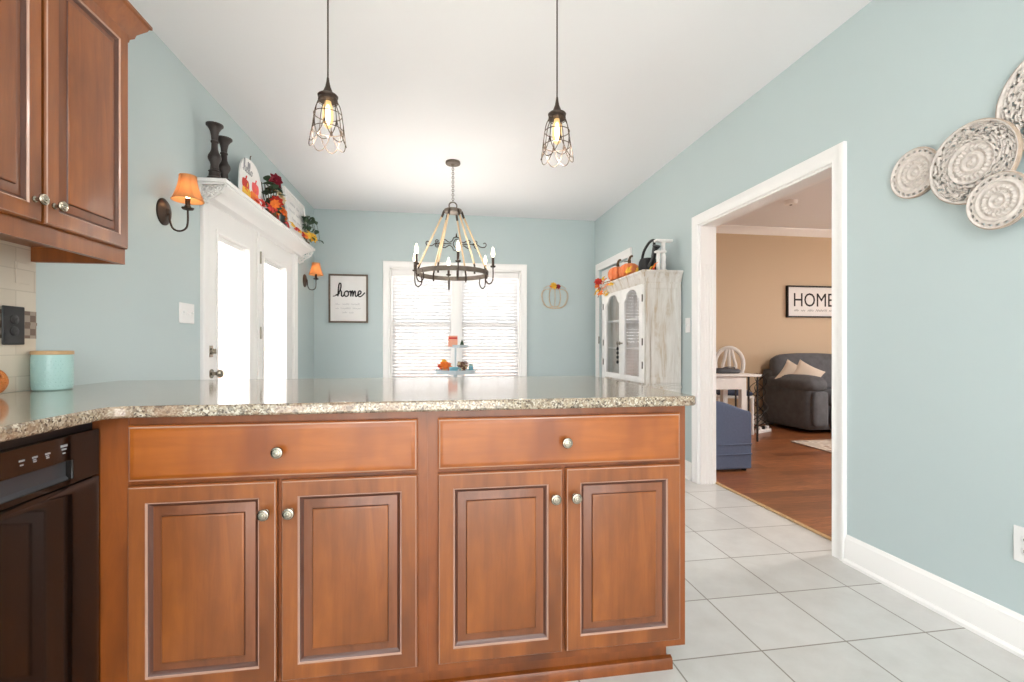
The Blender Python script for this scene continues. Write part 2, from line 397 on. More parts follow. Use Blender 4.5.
def drawer_bm(w, h):
    bm = B(); t = .02
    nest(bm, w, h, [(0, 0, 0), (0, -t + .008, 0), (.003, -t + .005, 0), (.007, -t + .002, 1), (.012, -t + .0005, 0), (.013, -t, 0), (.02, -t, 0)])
    return bm
def knob_bm():
    bm = B(); mm = Matrix.Rotation(PI / 2, 4, 'X')
    lathe(bm, [(.009, 0), (.009, .003), (.0055, .006), (.005, .014), (.010, .017), (.0155, .021), (.0165, .025), (.015, .028), (.0115, .029), (.010, .031), (.005, .0315), (.0045, .033), (.001, .0335)], 20, mm)
    return bm
KN = None
def knob(parent, x, z, y=-.02, mat='nickel'):
    global KN
    if KN is None:
        KN = obj('knob', knob_bm(), mat); o = KN
    else:
        o = KN.copy(); C.objects.link(o)
    o.parent = parent; o.location = (x, y, z); return o
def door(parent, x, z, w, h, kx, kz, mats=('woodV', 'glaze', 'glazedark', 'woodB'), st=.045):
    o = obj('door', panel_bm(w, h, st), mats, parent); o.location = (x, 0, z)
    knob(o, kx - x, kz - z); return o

# ------------------------------------------------------------------ room shell
def wall_with_holes(name, outer, holes, t0, t1, axis, mat):
    bm = B(); plate(bm, outer, holes, t0, t1, axis); return struct(name, bm, mat)
bm = B(); box(bm, XL - .15, 2.165, YR, YB, -.05, 0); struct('floor', bm, 'tile')
bm = B(); box(bm, 2.165, XLIV, 0, YB, -.05, 0); struct('floor_living', bm, 'hardwood')
bm = B(); box(bm, XL - .15, XR + .126, YR, YB + .15, H, H + .08); struct('ceiling', bm, 'ceil')
bm = B(); box(bm, XR + .126, XLIV, 0, YB + .15, H, H + .08); struct('ceiling_living', bm, 'ceil')
wall_with_holes('wall_left', rect(YR, YB + .15, -.04, H), [rect(3.255, 5.06, -.02, 2.03)], XL - .15, XL, 'x', 'wall')
wall_with_holes('wall_right', rect(YR, YB, -.04, H), [rect(2.134, 3.395, -.02, 2.027), rect(4.77, 5.70, -.02, 2.035)], XR, XR + .126, 'x', 'wall')
wall_with_holes('wall_back', rect(XL, XR + .06, 0, H), [rect(-.575, 1.035, .62, 2.03)], YB, YB + .15, 'y', 'wall')
wall_with_holes('wall_rear', rect(XL, XR + .126, 0, H), [rect(-1.15, 1.65, .1, 2.45)], YR - .1, YR, 'y', 'wall')
bm = B(); box(bm, XR + .06, XLIV, YB, YB + .15, 0, H); struct('wall_living_back', bm, 'tan')
wall_with_holes('wall_living_right', rect(0, YB, 0, H), [rect(1.8, 4.2, .6, 2.2)], XLIV, XLIV + .1, 'x', 'tan')
bm = B(); box(bm, XR + .126, XLIV, -.1, 0, 0, H); struct('wall_living_front', bm, 'tan')
bm = B(); box(bm, XR + .1262, XR + .130, 0, 2.05, 0, H); box(bm, XR + .1262, XR + .130, 3.5, YB, 0, H); box(bm, XR + .1262, XR + .130, 2.05, 3.5, 2.12, H); struct('wall_living_left', bm, 'tan')
# ground outside and a neighbouring house that the windows look out on
bm = B(); box(bm, -14, XL - .16, -6, 16, -.4, -.15); box(bm, XL - .16, XLIV + 6, YB + .16, 16, -.4, -.15); box(bm, XL - .16, XLIV + 6, -8, YR - .12, -.4, -.15); box(bm, XLIV + .11, XLIV + 6, YR, YB + .16, -.4, -.15)
struct('ground', bm, 'deck')
r = thing('brick_wall', 'low brick garden wall outside beyond the back window', 'wall', (0, 9.6, -.15))
bm = B(); box(bm, -8, 9, 0, .22, 0, 1.25); obj('brickwork', bm, 'brick', r)
bm = B(); box(bm, -8.03, 9.03, -.03, .25, 1.25, 1.31); obj('coping', bm, 'deck', r)
# baseboards: profile (offset from wall, z)
BP = [(0, 0), (.028, 0), (.028, .012), (.022, .02), (.016, .022), (.016, .105), (.012, .113), (.012, .12), (.006, .128), (.004, .135), (0, .138)]
def baseboard(name, pts_fn, t0, t1, axis):
    bm = B(); prism(bm, [pts_fn(o, z) for o, z in BP], t0, t1, axis); return struct(name, bm, 'trim')
# prism axis 'y' uses (u=x, v=z); axis 'x' uses (u=y, v=z)
baseboard('baseboard_right', lambda o, z: (XR - o, z), YR, 2.052, 'y')
baseboard('baseboard_right_mid', lambda o, z: (XR - o, z), 3.487, 4.68, 'y')
baseboard('baseboard_back', lambda o, z: (YB - o, z), XL, XR, 'x')
baseboard('baseboard_left', lambda o, z: (XL + o, z), 2.5, 3.165, 'y')
baseboard('baseboard_left_far', lambda o, z: (XL + o, z), 5.135, YB, 'y')
baseboard('baseboard_living', lambda o, z: (YB - o, z), XR + .15, XLIV, 'x')
# crown moulding in the living room
bm = B(); prism(bm, [(YB, H), (YB - .085, H), (YB - .08, H - .014), (YB - .06, H - .025), (YB - .03, H - .06), (YB - .015, H - .082), (YB, H - .095)], XR + .13, XLIV, 'x'); struct('trim_crown_living', bm, 'trim')
# casings: a frame on a wall plane, mitred profile
def casing_bm(u0, u1, v0, v1, w, t, axis, face, side, bottom=False):
    """frame round opening u0..u1 x v0..v1 on plane coord `face`, standing out by t toward `side` (+1/-1)"""
    bm = B(); prof = [(0, .55), (.08, .75), (.14, .62), (.55, .7), (.72, 1.0), (.95, 1.0), (1.0, .8)]
    def loop(k, d):
        a = k * w; vb = v0 - a if bottom else v0
        return [(u0 - a, vb, d), (u0 - a, v1 + a, d), (u1 + a, v1 + a, d), (u1 + a, vb, d)]
    L = [loop(0, 0)] + [loop(k, t * d) for k, d in prof] + [loop(1, 0)]
    def P(u, v_, d):
        c = face + side * d
        return Vector((c, u, v_)) if axis == 'x' else Vector((u, c, v_))
    vs = [[bm.verts.new(P(*p)) for p in lp] for lp in L]
    nseg = 4 if bottom else 3
    for a, b in zip(vs, vs[1:]):
        for k in range(nseg): bm.faces.new((a[k], a[(k + 1) % 4], b[(k + 1) % 4], b[k]))
    if bottom is False:
        for e in (0, 3): bm.faces.new([lp[e] for lp in vs])
    return bm
struct('trim_1', casing_bm(2.134, 3.395, 0, 2.027, .08, .022, 'x', XR, -1), 'trim', label='white moulded casing around the open doorway')
struct('trim_2', casing_bm(2.134, 3.395, 0, 2.027, .08, .022, 'x', XR + .13, 1), 'trim')
bm = B(); box(bm, XR, XR + .13, 3.375, 3.395, 0, 2.027); box(bm, XR, XR + .13, 2.134, 2.144, 0, 2.027); box(bm, XR, XR + .13, 2.144, 3.375, 2.015, 2.027)
for k in range(4): tube(bm, [(XR + .03 + .024 * k, 3.376, .0), (XR + .03 + .024 * k, 3.376, 1.72)], .006, 8)
struct('trim_jamb', bm, 'trim')
bm = B(); box(bm, XR + .125, XR + .15, 2.14, 3.4, 0, .012); struct('trim_threshold', bm, 'lightwood', .003)

# ------------------------------------------------------------------ french doors, mantel shelf
struct('trim_3', casing_bm(3.255, 5.06, 0, 2.03, .088, .022, 'x', XL, 1), 'trim', label='white casing around the glazed double doors')
bm = B(); box(bm, XL - .15, XL, 3.255, 3.27, 0, 2.03); box(bm, XL - .15, XL, 5.045, 5.06, 0, 2.03); box(bm, XL - .15, XL, 3.27, 5.045, 2.015, 2.03); struct('trim_door_jamb', bm, 'trim')
def glazed_door(name, y0, y1, gy0, gy1, label, lever):
    r = thing(name, label, 'door', (XL - .024, y0, .008), PI / 2); r['kind'] = 'structure'
    # local x -> +Y, local -y -> +X (into the room)
    W = y1 - y0; a, b = gy0 - y0, gy1 - y0
    bm = B(); plate(bm, rect(0, W, 0, 1.998), [rect(a, b, .28, 1.83)], -.02, .022)
    obj('door_slab', bm, 'trim', r)
    bm = B(); plate(bm, rect(a - .022, b + .022, .258, 1.852), [rect(a, b, .28, 1.83)], -.03, -.0195); obj('glass_frame', bm, 'trim', r, .004)
    bm = B(); box(bm, a - .005, b + .005, -.003, .003, .275, 1.835); obj('glass', bm, 'glass', r)
    bm = B()
    for k in range(4): box(bm, a + .003, b - .003, .006, .018, 1.795 + k * .0095, 1.801 + k * .0095)
    obj('raised_blind', bm, 'white', r)
    if lever:
        bm = B(); mm = Matrix.Translation((.045, -.02, .892)) @ RX90
        lathe(bm, [(.03, 0), (.03, .006), (.012, .01), (.011, .03), (.014, .034), (.026, .045), (.029, .055), (.024, .066), (.012, .071), (.002, .072)], 20, mm); obj('door_knob', bm, 'nickel', r)
        bm = B(); box(bm, .015, .062, -.026, -.02, 1.0, 1.075); lathe(bm, [(.02, 0), (.02, .012), (.016, .016), (.002, .017)], 20, Matrix.Translation((.038, -.024, 1.038)) @ RX90); box(bm, .034, .042, -.055, -.035, 1.022, 1.054); obj('deadbolt', bm, 'nickel', r, .002)
    else:
        bm = B(); box(bm, -.022, .012, -.034, -.02, 0, 1.998); obj('astragal', bm, 'trim', r, .004)
    for z in (.25, 1.18, 1.8):
        x = W if lever else -.005
        bm = B(); lathe(bm, [(.007, -.05), (.007, .05)], 12, Matrix.Translation((x - .028 if lever else x + .02, -.038 if not lever else -.024, z))); 
        if lever: bm.free()
        else: obj('hinge', bm, 'nickel', r)
    return r
glazed_door('door_1', 3.275, 4.105, 3.407, 3.928, 'white glazed patio door leaf with knob and deadbolt, nearer of the pair', True)
glazed_door('door_2', 4.12, 5.04, 4.247, 4.829, 'white glazed patio door leaf without a knob, nearer the back wall', False)
# mantel shelf over the doors
r = thing('mantel_shelf', 'long white mantel shelf mounted over the glazed double doors', 'shelf', (XL, 3.13, 1.97))
LEN = 2.13
bm = B(); box(bm, 0, .165, 0, LEN, .122, .146); obj('shelf_board', bm, 'trim', r, .004)
bm = B(); prism(bm, [(0, .122), (.152, .122), (.15, .112), (.14, .105), (.105, .094), (.075, .078), (.056, .06), (.05, .05), (.04, .046), (0, .046)], .05, LEN - .05, 'y'); obj('cove_moulding', bm, 'trim', r)
def scroll_bracket(y):
    bm = B(); t = .011
    prism(bm, [(0, .121), (.15, .121), (.15, .113), (.02, .105), (.012, -.012), (0, -.012)], y, y + .03, 'y')
    def spiral(cx, cz, R, a0, turns, sgn):
        return [(cx + R * (1 - .75 * k / 24) * math.cos(a0 + sgn * turns * 2 * PI * k / 24), y + .015, cz + R * (1 - .75 * k / 24) * math.sin(a0 + sgn * turns * 2 * PI * k / 24)) for k in range(25)]
    for cx, cz, R, a0, s in ((.115, .088, .022, PI / 2, -1), (.07, .082, .026, PI / 2, 1), (.035, .07, .026, 0, -1), (.06, .04, .022, PI / 2, 1), (.03, .015, .02, PI / 2, -1), (.09, .06, .018, 0, 1)):
        tube(bm, spiral(cx, cz, R, a0, 1.3, s), .005, 6)
    for cx, cz in ((.093, .097), (.05, .055), (.022, .04), (.125, .065), (.045, .0)): ball(bm, (cx, y + .015, cz), .009, .012, .009, 10)
    tube(bm, smoothpts([(.148, y + .015, .112), (.12, y + .015, .06), (.06, y + .015, .02), (.01, y + .015, -.02)], 6), .006, 6)
    return bm
obj('scroll_bracket', scroll_bracket(.008), 'white', r); obj('scroll_bracket', scroll_bracket(LEN - .04), 'white', r)

# ------------------------------------------------------------------ back window with blinds
wr = thing('window_1', 'white double window with blinds on the back wall', 'window', (-.575, YB, .62)); wr['kind'] = 'structure'
WW, WH = 1.61, 1.41
bm = B(); o = obj('window_casing', casing_bm(0, WW, 0, WH, .083, .024, 'y', 0, -1, True), 'trim', wr)
bm.free()
bm = B(); box(bm, 0, .018, 0, .15, 0, WH); box(bm, WW - .018, WW, 0, .15, 0, WH); box(bm, 0, WW, 0, .15, WH - .018, WH); box(bm, 0, WW, 0, .15, 0, .02); obj('window_jamb', bm, 'trim', wr)
bm = B(); box(bm, .745, .865, -.004, .14, 0, WH); box(bm, .765, .845, -.012, -.003, 0, WH); obj('mullion', bm, 'trim', wr, .003)
for x0, x1 in ((.018, .745), (.865, WW - .018)):
    bm = B(); plate(bm, rect(x0, x1, .715, WH - .018), [rect(x0 + .045, x1 - .045, .765, WH - .06)], .11, .14); s = obj('upper_sash', bm, 'trim', wr)
    bm = B(); box(bm, x0 + .04, x1 - .04, .123, .127, .76, WH - .055); obj('pane', bm, 'glass', s)
    bm = B(); plate(bm, rect(x0, x1, .02, .765), [rect(x0 + .045, x1 - .045, .075, .72)], .078, .108); s2 = obj('lower_sash', bm, 'trim', wr)
    bm = B(); box(bm, x0 + .04, x1 - .04, .091, .095, .07, .725); obj('pane', bm, 'glass', s2)
    for ss, z0, z1, yy in ((s, .765, WH - .06, .125), (s2, .075, .72, .093)):
        bm = B()
        for k in (1, 2):
            xx = x0 + .045 + (x1 - x0 - .09) * k / 3; box(bm, xx - .009, xx + .009, yy - .008, yy + .008, z0, z1)
        box(bm, x0 + .04, x1 - .04, yy - .0079, yy + .0079, (z0 + z1) / 2 - .009, (z0 + z1) / 2 + .009); obj('muntins', bm, 'trim', ss)
def blind(x0, x1, label):
    r = thing('window_blind', label, 'blind', (-.575 + x0, YB, .64), group='window blinds')
    W = x1 - x0; top = WH - .04
    bm = B(); box(bm, .002, W - .002, .012, .07, top - .075, top); obj('headrail', bm, 'trim', r, .004)
    bm = B(); z = top - .10
    while z > .03:
        a = math.radians(46); c, s = math.cos(a) * .024, math.sin(a) * .024
        p = [(.006, .04 - c, z + s), (W - .006, .04 - c, z + s), (W - .006, .04 + c, z - s), (.006, .04 + c, z - s)]
        q = [(x, y + .0012, zz + .0024) for x, y, zz in p]
        vs = [bm.verts.new(v) for v in p + q]
        for f in ((0, 1, 2, 3), (7, 6, 5, 4), (0, 4, 5, 1), (1, 5, 6, 2), (2, 6, 7, 3), (3, 7, 4, 0)): bm.faces.new([vs[i] for i in f])
        z -= .042
    obj('slats', bm, 'slat', r)
    bm = B(); box(bm, .004, W - .004, .02, .06, .0, .018); obj('bottom_rail', bm, 'trim', r, .004)
    bm = B()
    for xx in (.1, W * .5, W - .1): tube(bm, [(xx, .014, top - .07), (xx, .014, .015)], .0012, 5)
    obj('ladder_cords', bm, 'white', r)
    bm = B(); tube(bm, [(W * .45, .006, top - .08), (W * .45, .004, top - .5)], .004, 6); obj('tilt_wand', bm, 'plate', r)
blind(.02, .743, 'white slatted blind in the left half of the back window')
blind(.867, WW - .02, 'white slatted blind in the right half of the back window')
# closed white door on the right wall behind the hutch
struct('trim_4', casing_bm(4.77, 5.70, 0, 2.035, .087, .022, 'x', XR, -1), 'trim')
r = thing('door_3', 'closed white panel door on the right wall behind the hutch', 'door', (XR + .03, 5.695, .005), -PI / 2); r['kind'] = 'structure'
bm = B(); nest(bm, .92, 2.02, [(0, .035, 0), (0, 0, 0), (.11, 0, 0), (.12, .008, 0), (.13, .008, 0), (.17, .002, 0)]); obj('door_slab', bm, 'trim', r)
for z in (.25, 1.15, 1.8):
    bm = B(); lathe(bm, [(.008, -.045), (.008, .045)], 12, Matrix.Translation((.0, -.036, z))); obj('hinge', bm, 'nickel', r)

# ------------------------------------------------------------------ peninsula
YF = 1.42
def base_cabinet(x0, x1, dx0, dx1, label, filler):
    r = thing('base_cabinet', label, 'cabinet', (x0, YF, 0), group='base cabinets of the peninsula')
    W = x1 - x0; a, b = dx0 - x0, dx1 - x0; mid = (a + b) / 2; last = not filler
    bm = B(); box(bm, 0, W, .0, .6, .108, .889); obj('carcass', bm, 'woodF', r)
    if filler:
        bm = B(); box(bm, .0, a - .004, -.004, -.0002, .108, .886); box(bm, -.06, -.0002, .0, .02, .108, .889); obj('corner_filler', bm, 'woodF', r, .001)
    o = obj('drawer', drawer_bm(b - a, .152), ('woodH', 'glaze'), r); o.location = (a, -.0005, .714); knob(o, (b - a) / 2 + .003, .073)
    g = .0055
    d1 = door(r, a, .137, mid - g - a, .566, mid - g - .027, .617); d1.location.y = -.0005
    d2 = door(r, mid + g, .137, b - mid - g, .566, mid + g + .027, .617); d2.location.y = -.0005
    bm = B(); box(bm, 0, W - (.035 if last else 0), .06, .55, .0, .1075); obj('toe_kick', bm, 'woodF', r)
    bm = B(); prism(bm, [(.0597, 0), (.043, 0), (.043, .028), (.047, .036), (.0597, .04)], 0, W - (.02 if last else 0), 'x'); obj('toe_moulding', bm, 'woodF', r)
base_cabinet(-.897, -.03, -.824, -.059, 'maple base cabinet with long drawer and two doors, next to the black dishwasher', True)
base_cabinet(-.0299, .796, 0.0, .771, 'maple base cabinet with drawer and two doors, at the peninsula end near the doorway', False)
bm = B()
ol = [(XL + .002, .80), (-.85, .80), (-.85, 1.34), (-.845, 1.362), (-.825, 1.377), (-.80, 1.38), (.793, 1.38), (.808, 1.384), (.818, 1.394), (.822, 1.41), (.822, 2.38), (.818, 2.41), (.789, 2.42), (XL + .002, 2.42)]
prism(bm, ol, .8905, .922, 'z')
tag(obj('countertop', bm, 'granite', None, .007, 3), 'speckled beige and grey granite countertop with polished edge on the cabinets', 'countertop')
# dishwasher: local x -> +Y, local -y -> +X
r = thing('dishwasher', 'black built-in dishwasher under the granite left of the cabinets', 'dishwasher', (-.917, .797, 0), PI / 2)
W = .622
bm = B(); box(bm, 0, W, 0, .5, .1, .878); obj('tub', bm, 'blackplastic', r)
bm = B(); plate(bm, rect(.004, W - .004, .738, .861), [rect(.11, .525, .752, .799)], -.02, 0); obj('control_panel', bm, 'blackgloss', r, .003)
bm = B(); prism(bm, [(-.017, .746), (-.008, .742), (-.001, .745), (-.001, .80), (-.004, .80), (-.004, .76)], .108, .527, 'x'); obj('handle_recess', bm, 'graphite', r)
bm = B(); t = .022
nest(bm, W - .008, .620, [(0, 0, 0), (0, -t + .004, 0), (.006, -t, 0), (.02, -t, 0)])
o = obj('door_panel', bm, 'blackgloss', r); o.location = (.004, 0, .115)
bm = B(); box(bm, 0, W, .05, .07, 0, .1); obj('toe_kick', bm, 'blackplastic', r)
for x, kw in ((.379, 0), (.413, 1), (.448, 2), (.496, 3)):
    bm = B(); y0 = -.0212
    box(bm, x - .007, x + .007, y0, y0 + .001, .829, .833); box(bm, x - .004, x + .004, y0, y0 + .001, .820, .823)
    if kw == 3: box(bm, x - .010, x + .010, y0, y0 + .001, .836, .842)
    elif kw: box(bm, x - .005, x + .003, y0, y0 + .001, .8245, .827)
    obj('control_mark', bm, 'greytext', r)

# ------------------------------------------------------------------ upper cabinet, backsplash and counter things
r = thing('wall_cabinet', 'maple two-door wall cabinet with crown moulding at upper left', 'cabinet', (-1.155, 1.24, 1.385), PI / 2)
W = .715
bm = B(); box(bm, 0, W, 0, .299, .052, .90); box(bm, 0, W, 0, .02, 0, .052); box(bm, W - .02, W, .02, .299, 0, .052); box(bm, 0, .02, .02, .299, 0, .052); obj('carcass', bm, 'woodV', r)
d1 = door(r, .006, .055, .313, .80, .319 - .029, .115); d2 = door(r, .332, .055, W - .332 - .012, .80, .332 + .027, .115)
bm = B(); cp = [(0, 0.836), (.008, 0.836), (.01, 0.848), (.02, 0.858), (.024, 0.874), (.04, 0.896), (.048, 0.906), (.052, 0.916), (.06, 0.921), (.06, 0.932), (0, 0.932)]
vs = []
for o_, z in cp:
    vs.append([bm.verts.new(p) for p in ((0, -.0005 - o_, z), (W + o_ + .0005, -.0005 - o_, z), (W + o_ + .0005, .30, z))])
for a, b in zip(vs, vs[1:] + vs[:1]):
    for k in (0, 1): bm.faces.new((a[k], a[k + 1], b[k + 1], b[k]))
bm.faces.new([v[0] for v in vs]); bm.faces.new([v[2] for v in vs]); obj('crown_moulding', bm, 'woodV', r)
bm = B(); box(bm, XL, XL + .008, .8, 1.957, .923, 1.437); struct('trim_backsplash', bm, 'stone', label='beige stone tile backsplash under the wall cabinet')
bm = B(); box(bm, XL + .008, XL + .011, .8, 1.955, 1.108, 1.155); box(bm, XL + .008, XL + .011, .8, 1.955, 1.165, 1.205); box(bm, XL + .008, XL + .0125, .8, 1.956, 1.155, 1.165)
struct('trim_mosaic', bm, 'mosaic')
def outlet(name, label, loc, rz, w, h, mat, slotmat, kind, decor=False):
    r = thing(name, label, kind, loc, rz)
    bm = B(); box(bm, -w / 2, w / 2, -.006, 0, -h / 2, h / 2); obj('plate', bm, mat, r, .003)
    if name == 'wall_outlet':
        for s in (-1, 1):
            bm = B(); lathe(bm, [(.0165, 0), (.0165, .003), (.015, .004)], 20, Matrix.Translation((0, -.005, s * .02)) @ RX90); f = obj('receptacle', bm, mat, r)
            bm = B(); box(bm, -.007, -.005, -.0098, -.008, s * .02 - .003, s * .02 + .006); box(bm, .005, .007, -.0098, -.008, s * .02 - .003, s * .02 + .005); lathe(bm, [(.0025, 0), (.0025, .0016)], 8, Matrix.Translation((0, -.0084, s * .02 - .008)) @ RX90); obj('slots', bm, slotmat, f)
    else:
        nsw = decor
        for k in range(nsw):
            x = (k - (nsw - 1) / 2) * .046
            bm = B(); box(bm, x - .006, x + .006, -.0075, -.005, -.013, .013); f = obj('switch_surround', bm, mat, r)
            bm = B(); box(bm, -.0045, .0045, -.014, 0, -.005, .007, m=Matrix.Translation((x, -.006, 0)) @ Matrix.Rotation(.5 if k % 2 else -.4, 4, 'X')); obj('toggle', bm, 'slot' if False else mat, f, .001)
    return r
outlet('wall_outlet', 'black outlet cover on the stone backsplash at left edge', (XL + .013, 1.855, 1.152), PI / 2, .085, .132, 'blackplastic', 'slot', 'outlet')
outlet('wall_outlet', 'white duplex outlet low on the teal wall at right edge', (XR, 1.325, .385), -PI / 2, .08, .125, 'plate', 'slot', 'outlet')
outlet('light_switch', 'white light switch plate with toggles on the wall beside the patio doors', (XL, 3.005, 1.272), PI / 2, .165, .118, 'plate', 'slot', 'switch', 3)
outlet('light_switch', 'white single light switch plate between hutch and doorway casing', (XR, 3.56, 1.25), -PI / 2, .075, .12, 'plate', 'slot', 'switch', 1)
bm = B(); box(bm, XL + .008, XL + .011, 1.872, 1.93, 1.3, 1.375); tag(obj('blank_plate', bm, 'stone', None, .002), 'small beige blank cover plate high on the stone backsplash', 'wall plate')
# canister
r = thing('canister', 'aqua dimpled ceramic canister with flat wooden lid on the counter', 'canister', (-1.385, 1.945, .922))
bm = B(); prof = [(.05, 0), (.055, .004), (.057, .02), (.057, .118), (.055, .128)]; lathe(bm, prof, 48); 
obj('jar', bm, 'aqua', r)
bm = B()
for k in range(28):
    for j in range(8):
        a = 2 * PI * (k + .5 * (j % 2)) / 28; lathe(bm, [(.0028, 0), (.002, .0009), (.0004, .0012)], 6, Matrix.Rotation(a, 4, 'Z') @ Matrix.Translation((.0568, 0, .018 + j * .0125)) @ Matrix.Rotation(PI / 2, 4, 'Y'))
obj('dimples', bm, 'aqua', r)
bm = B(); lathe(bm, [(.054, .128), (.0585, .129), (.0585, .140), (.055, .142)], 48); obj('lid', bm, 'lightwood', r)
# woven copper ball
r = thing('wicker_ball', 'woven copper coloured wicker ball on the counter at left edge', 'ornament', (-1.40, 1.715, .922))
bm = B()
for k in range(9):
    mm = Matrix.Translation((0, 0, .046)) @ Matrix.Rotation(k * 2.4, 4, 'Z') @ Matrix.Rotation(.5 + k * 1.1, 4, 'X')
    for o_ in (-.008, 0, .008):
        R = math.sqrt(.043 ** 2 - o_ ** 2); ring(bm, (0, 0, o_), R, .0028, 36, 6, mm)
obj('weave', bm, 'copper', r)

# ------------------------------------------------------------------ lights
def pendant(x, y, label):
    r = thing('pendant_light', label, 'pendant light', (x, y, 1.858), group='cage pendants over the peninsula')
    bm = B(); tube(bm, [(0, 0, .272), (0, 0, H - 1.858 - .02)], .0032, 8); obj('cord', bm, 'bronze', r)
    bm = B(); lathe(bm, [(.06, H - 1.858 - .024), (.062, H - 1.858 - .012), (.055, H - 1.858)], 28); obj('ceiling_canopy', bm, 'bronze', r)
    bm = B(); lathe(bm, [(.004, .288), (.006, .272), (.010, .252), (.018, .232), (.024, .220)], 20); lathe(bm, [(.022, .220), (.035, .219), (.039, .215), (.038, .210), (.035, .207), (.037, .201), (.037, .195), (.030, .193)], 24); obj('socket_cap', bm, 'bronze', r)
    bm = B(); n_ = 8; wr_ = .0018
    for k in range(n_):
        a = 2 * PI * k / n_; c, s = math.cos(a), math.sin(a)
        tube(bm, smoothpts([(c * q, s * q, z) for q, z in ((.034, .196), (.046, .172), (.053, .14), (.057, .11), (.059, .09), (.057, .08))], 4), wr_, 6)
        pts = []
        for i in range(17):     # scalloped petal loop spanning two wire spacings
            t = i / 16; aa = a + (t - .5) * 2 * (2 * PI / n_); q = math.sin(PI * t)
            rad = .058 + .012 * q; pts.append((rad * math.cos(aa), rad * math.sin(aa), .106 - .09 * q ** .75))
        tube(bm, pts, wr_, 6)
    ring(bm, (0, 0, .14), .053, wr_, 32, 6); ring(bm, (0, 0, .190), .036, wr_, 28, 6); ring(bm, (0, 0, .08), .0575, wr_, 32, 6)
    obj('wire_cage', bm, 'bronze', r)
    bm = B(); lathe(bm, [(.012, .195), (.013, .185), (.020, .165), (.021, .125), (.015, .097), (.006, .087), (.001, .085)], 20); b = obj('bulb', bm, 'amberglass', r)
    bm = B(); lathe(bm, [(.004, .18), (.010, .165), (.011, .13), (.006, .105), (.001, .10)], 14); obj('filament', bm, 'bulb', b)
pendant(-.431, 1.95, 'bronze wire-cage pendant with lit bulb, over the left cabinet')
pendant(.504, 1.95, 'bronze wire-cage pendant with lit bulb, over the right cabinet')

# chandelier
cr = thing('chandelier', 'rope and iron ring chandelier with six candle bulbs above the dining table', 'chandelier', (.132, 4.179, 1.715), .08)
TOP = H - 1.715
bm = B(); lathe(bm, [(.062, TOP - .022), (.066, TOP - .014), (.064, TOP)], 28); lathe(bm, [(.012, TOP - .04), (.02, TOP - .022)], 16); obj('ceiling_canopy', bm, 'iron', cr)
bm = B(); z = TOP - .045; k = 0
while z > .645:
    mm = Matrix.Translation((0, 0, z)) @ Matrix.Rotation(PI / 2 * (k % 2), 4, 'Z') @ Matrix.Diagonal((.6, 1, 1.25, 1))
    ring(bm, (0, 0, 0), .0095, .0026, 14, 6, mm, axis='x'); z -= .019; k += 1
obj('chain', bm, 'iron', cr)
bm = B(); ring(bm, (0, 0, .605), .034, .006, 24, 8, axis='y'); lathe(bm, [(.075, .545), (.078, .552), (.078, .57), (.07, .575)], 28); obj('hub', bm, 'iron', cr)
bm = B()
for a0, a1, z0, z1 in ((.29, .315, 0, 0),):
    lathe(bm, [(.309, -.014), (.315, -.014), (.315, .026), (.309, .026), (.309, -.014)], 64, cap=False)
obj('ring', bm, 'iron', cr)
for k in range(6):
    a = PI / 6 + k * PI / 3 - PI / 2; c, s = math.cos(a), math.sin(a)
    pts = [(c * q, s * q, z) for q, z in ((.085, .535), (.30, .055))]
    bm = B(); tube(bm, pts, .0085, 8); rp = obj('rope', bm, 'rope', cr)
    bm = B(); tube(bm, [(c * .076, s * .076, .56), (c * .098, s * .098, .50)], .0105, 8); obj('upper_clamp', bm, 'bronze', rp)
    bm = B(); tube(bm, [(c * .285, s * .285, .085), (c * .303, s * .303, .035), (c * .303, s * .303, -.03)], .008, 8); obj('lower_clamp', bm, 'bronze', rp)
for k in range(6):
    a = k * PI / 3 - PI / 2; mm = Matrix.Rotation(a, 4, 'Z')
    bm = B(); tube(bm, smoothpts([(.314, 0, .01), (.304, 0, -.05), (.322, 0, -.088), (.348, 0, -.096), (.37, 0, -.07), (.375, 0, -.02), (.374, 0, .05)], 6), .0058, 8, m=mm); ar = obj('arm', bm, 'bronze', cr)
    m2 = mm @ Matrix.Translation((.374, 0, 0))
    bm = B(); lathe(bm, [(.006, .04), (.02, .045), (.024, .056), (.012, .058), (.0115, .06), (.0115, .13), (.009, .132)], 18, m2); obj('candle_cup', bm, 'bronze', ar)
    bm = B(); lathe(bm, [(.008, .131), (.015, .15), (.0165, .165), (.012, .188), (.005, .208), (.001, .214)], 16, m2); obj('bulb', bm, 'bulb_candle', ar)

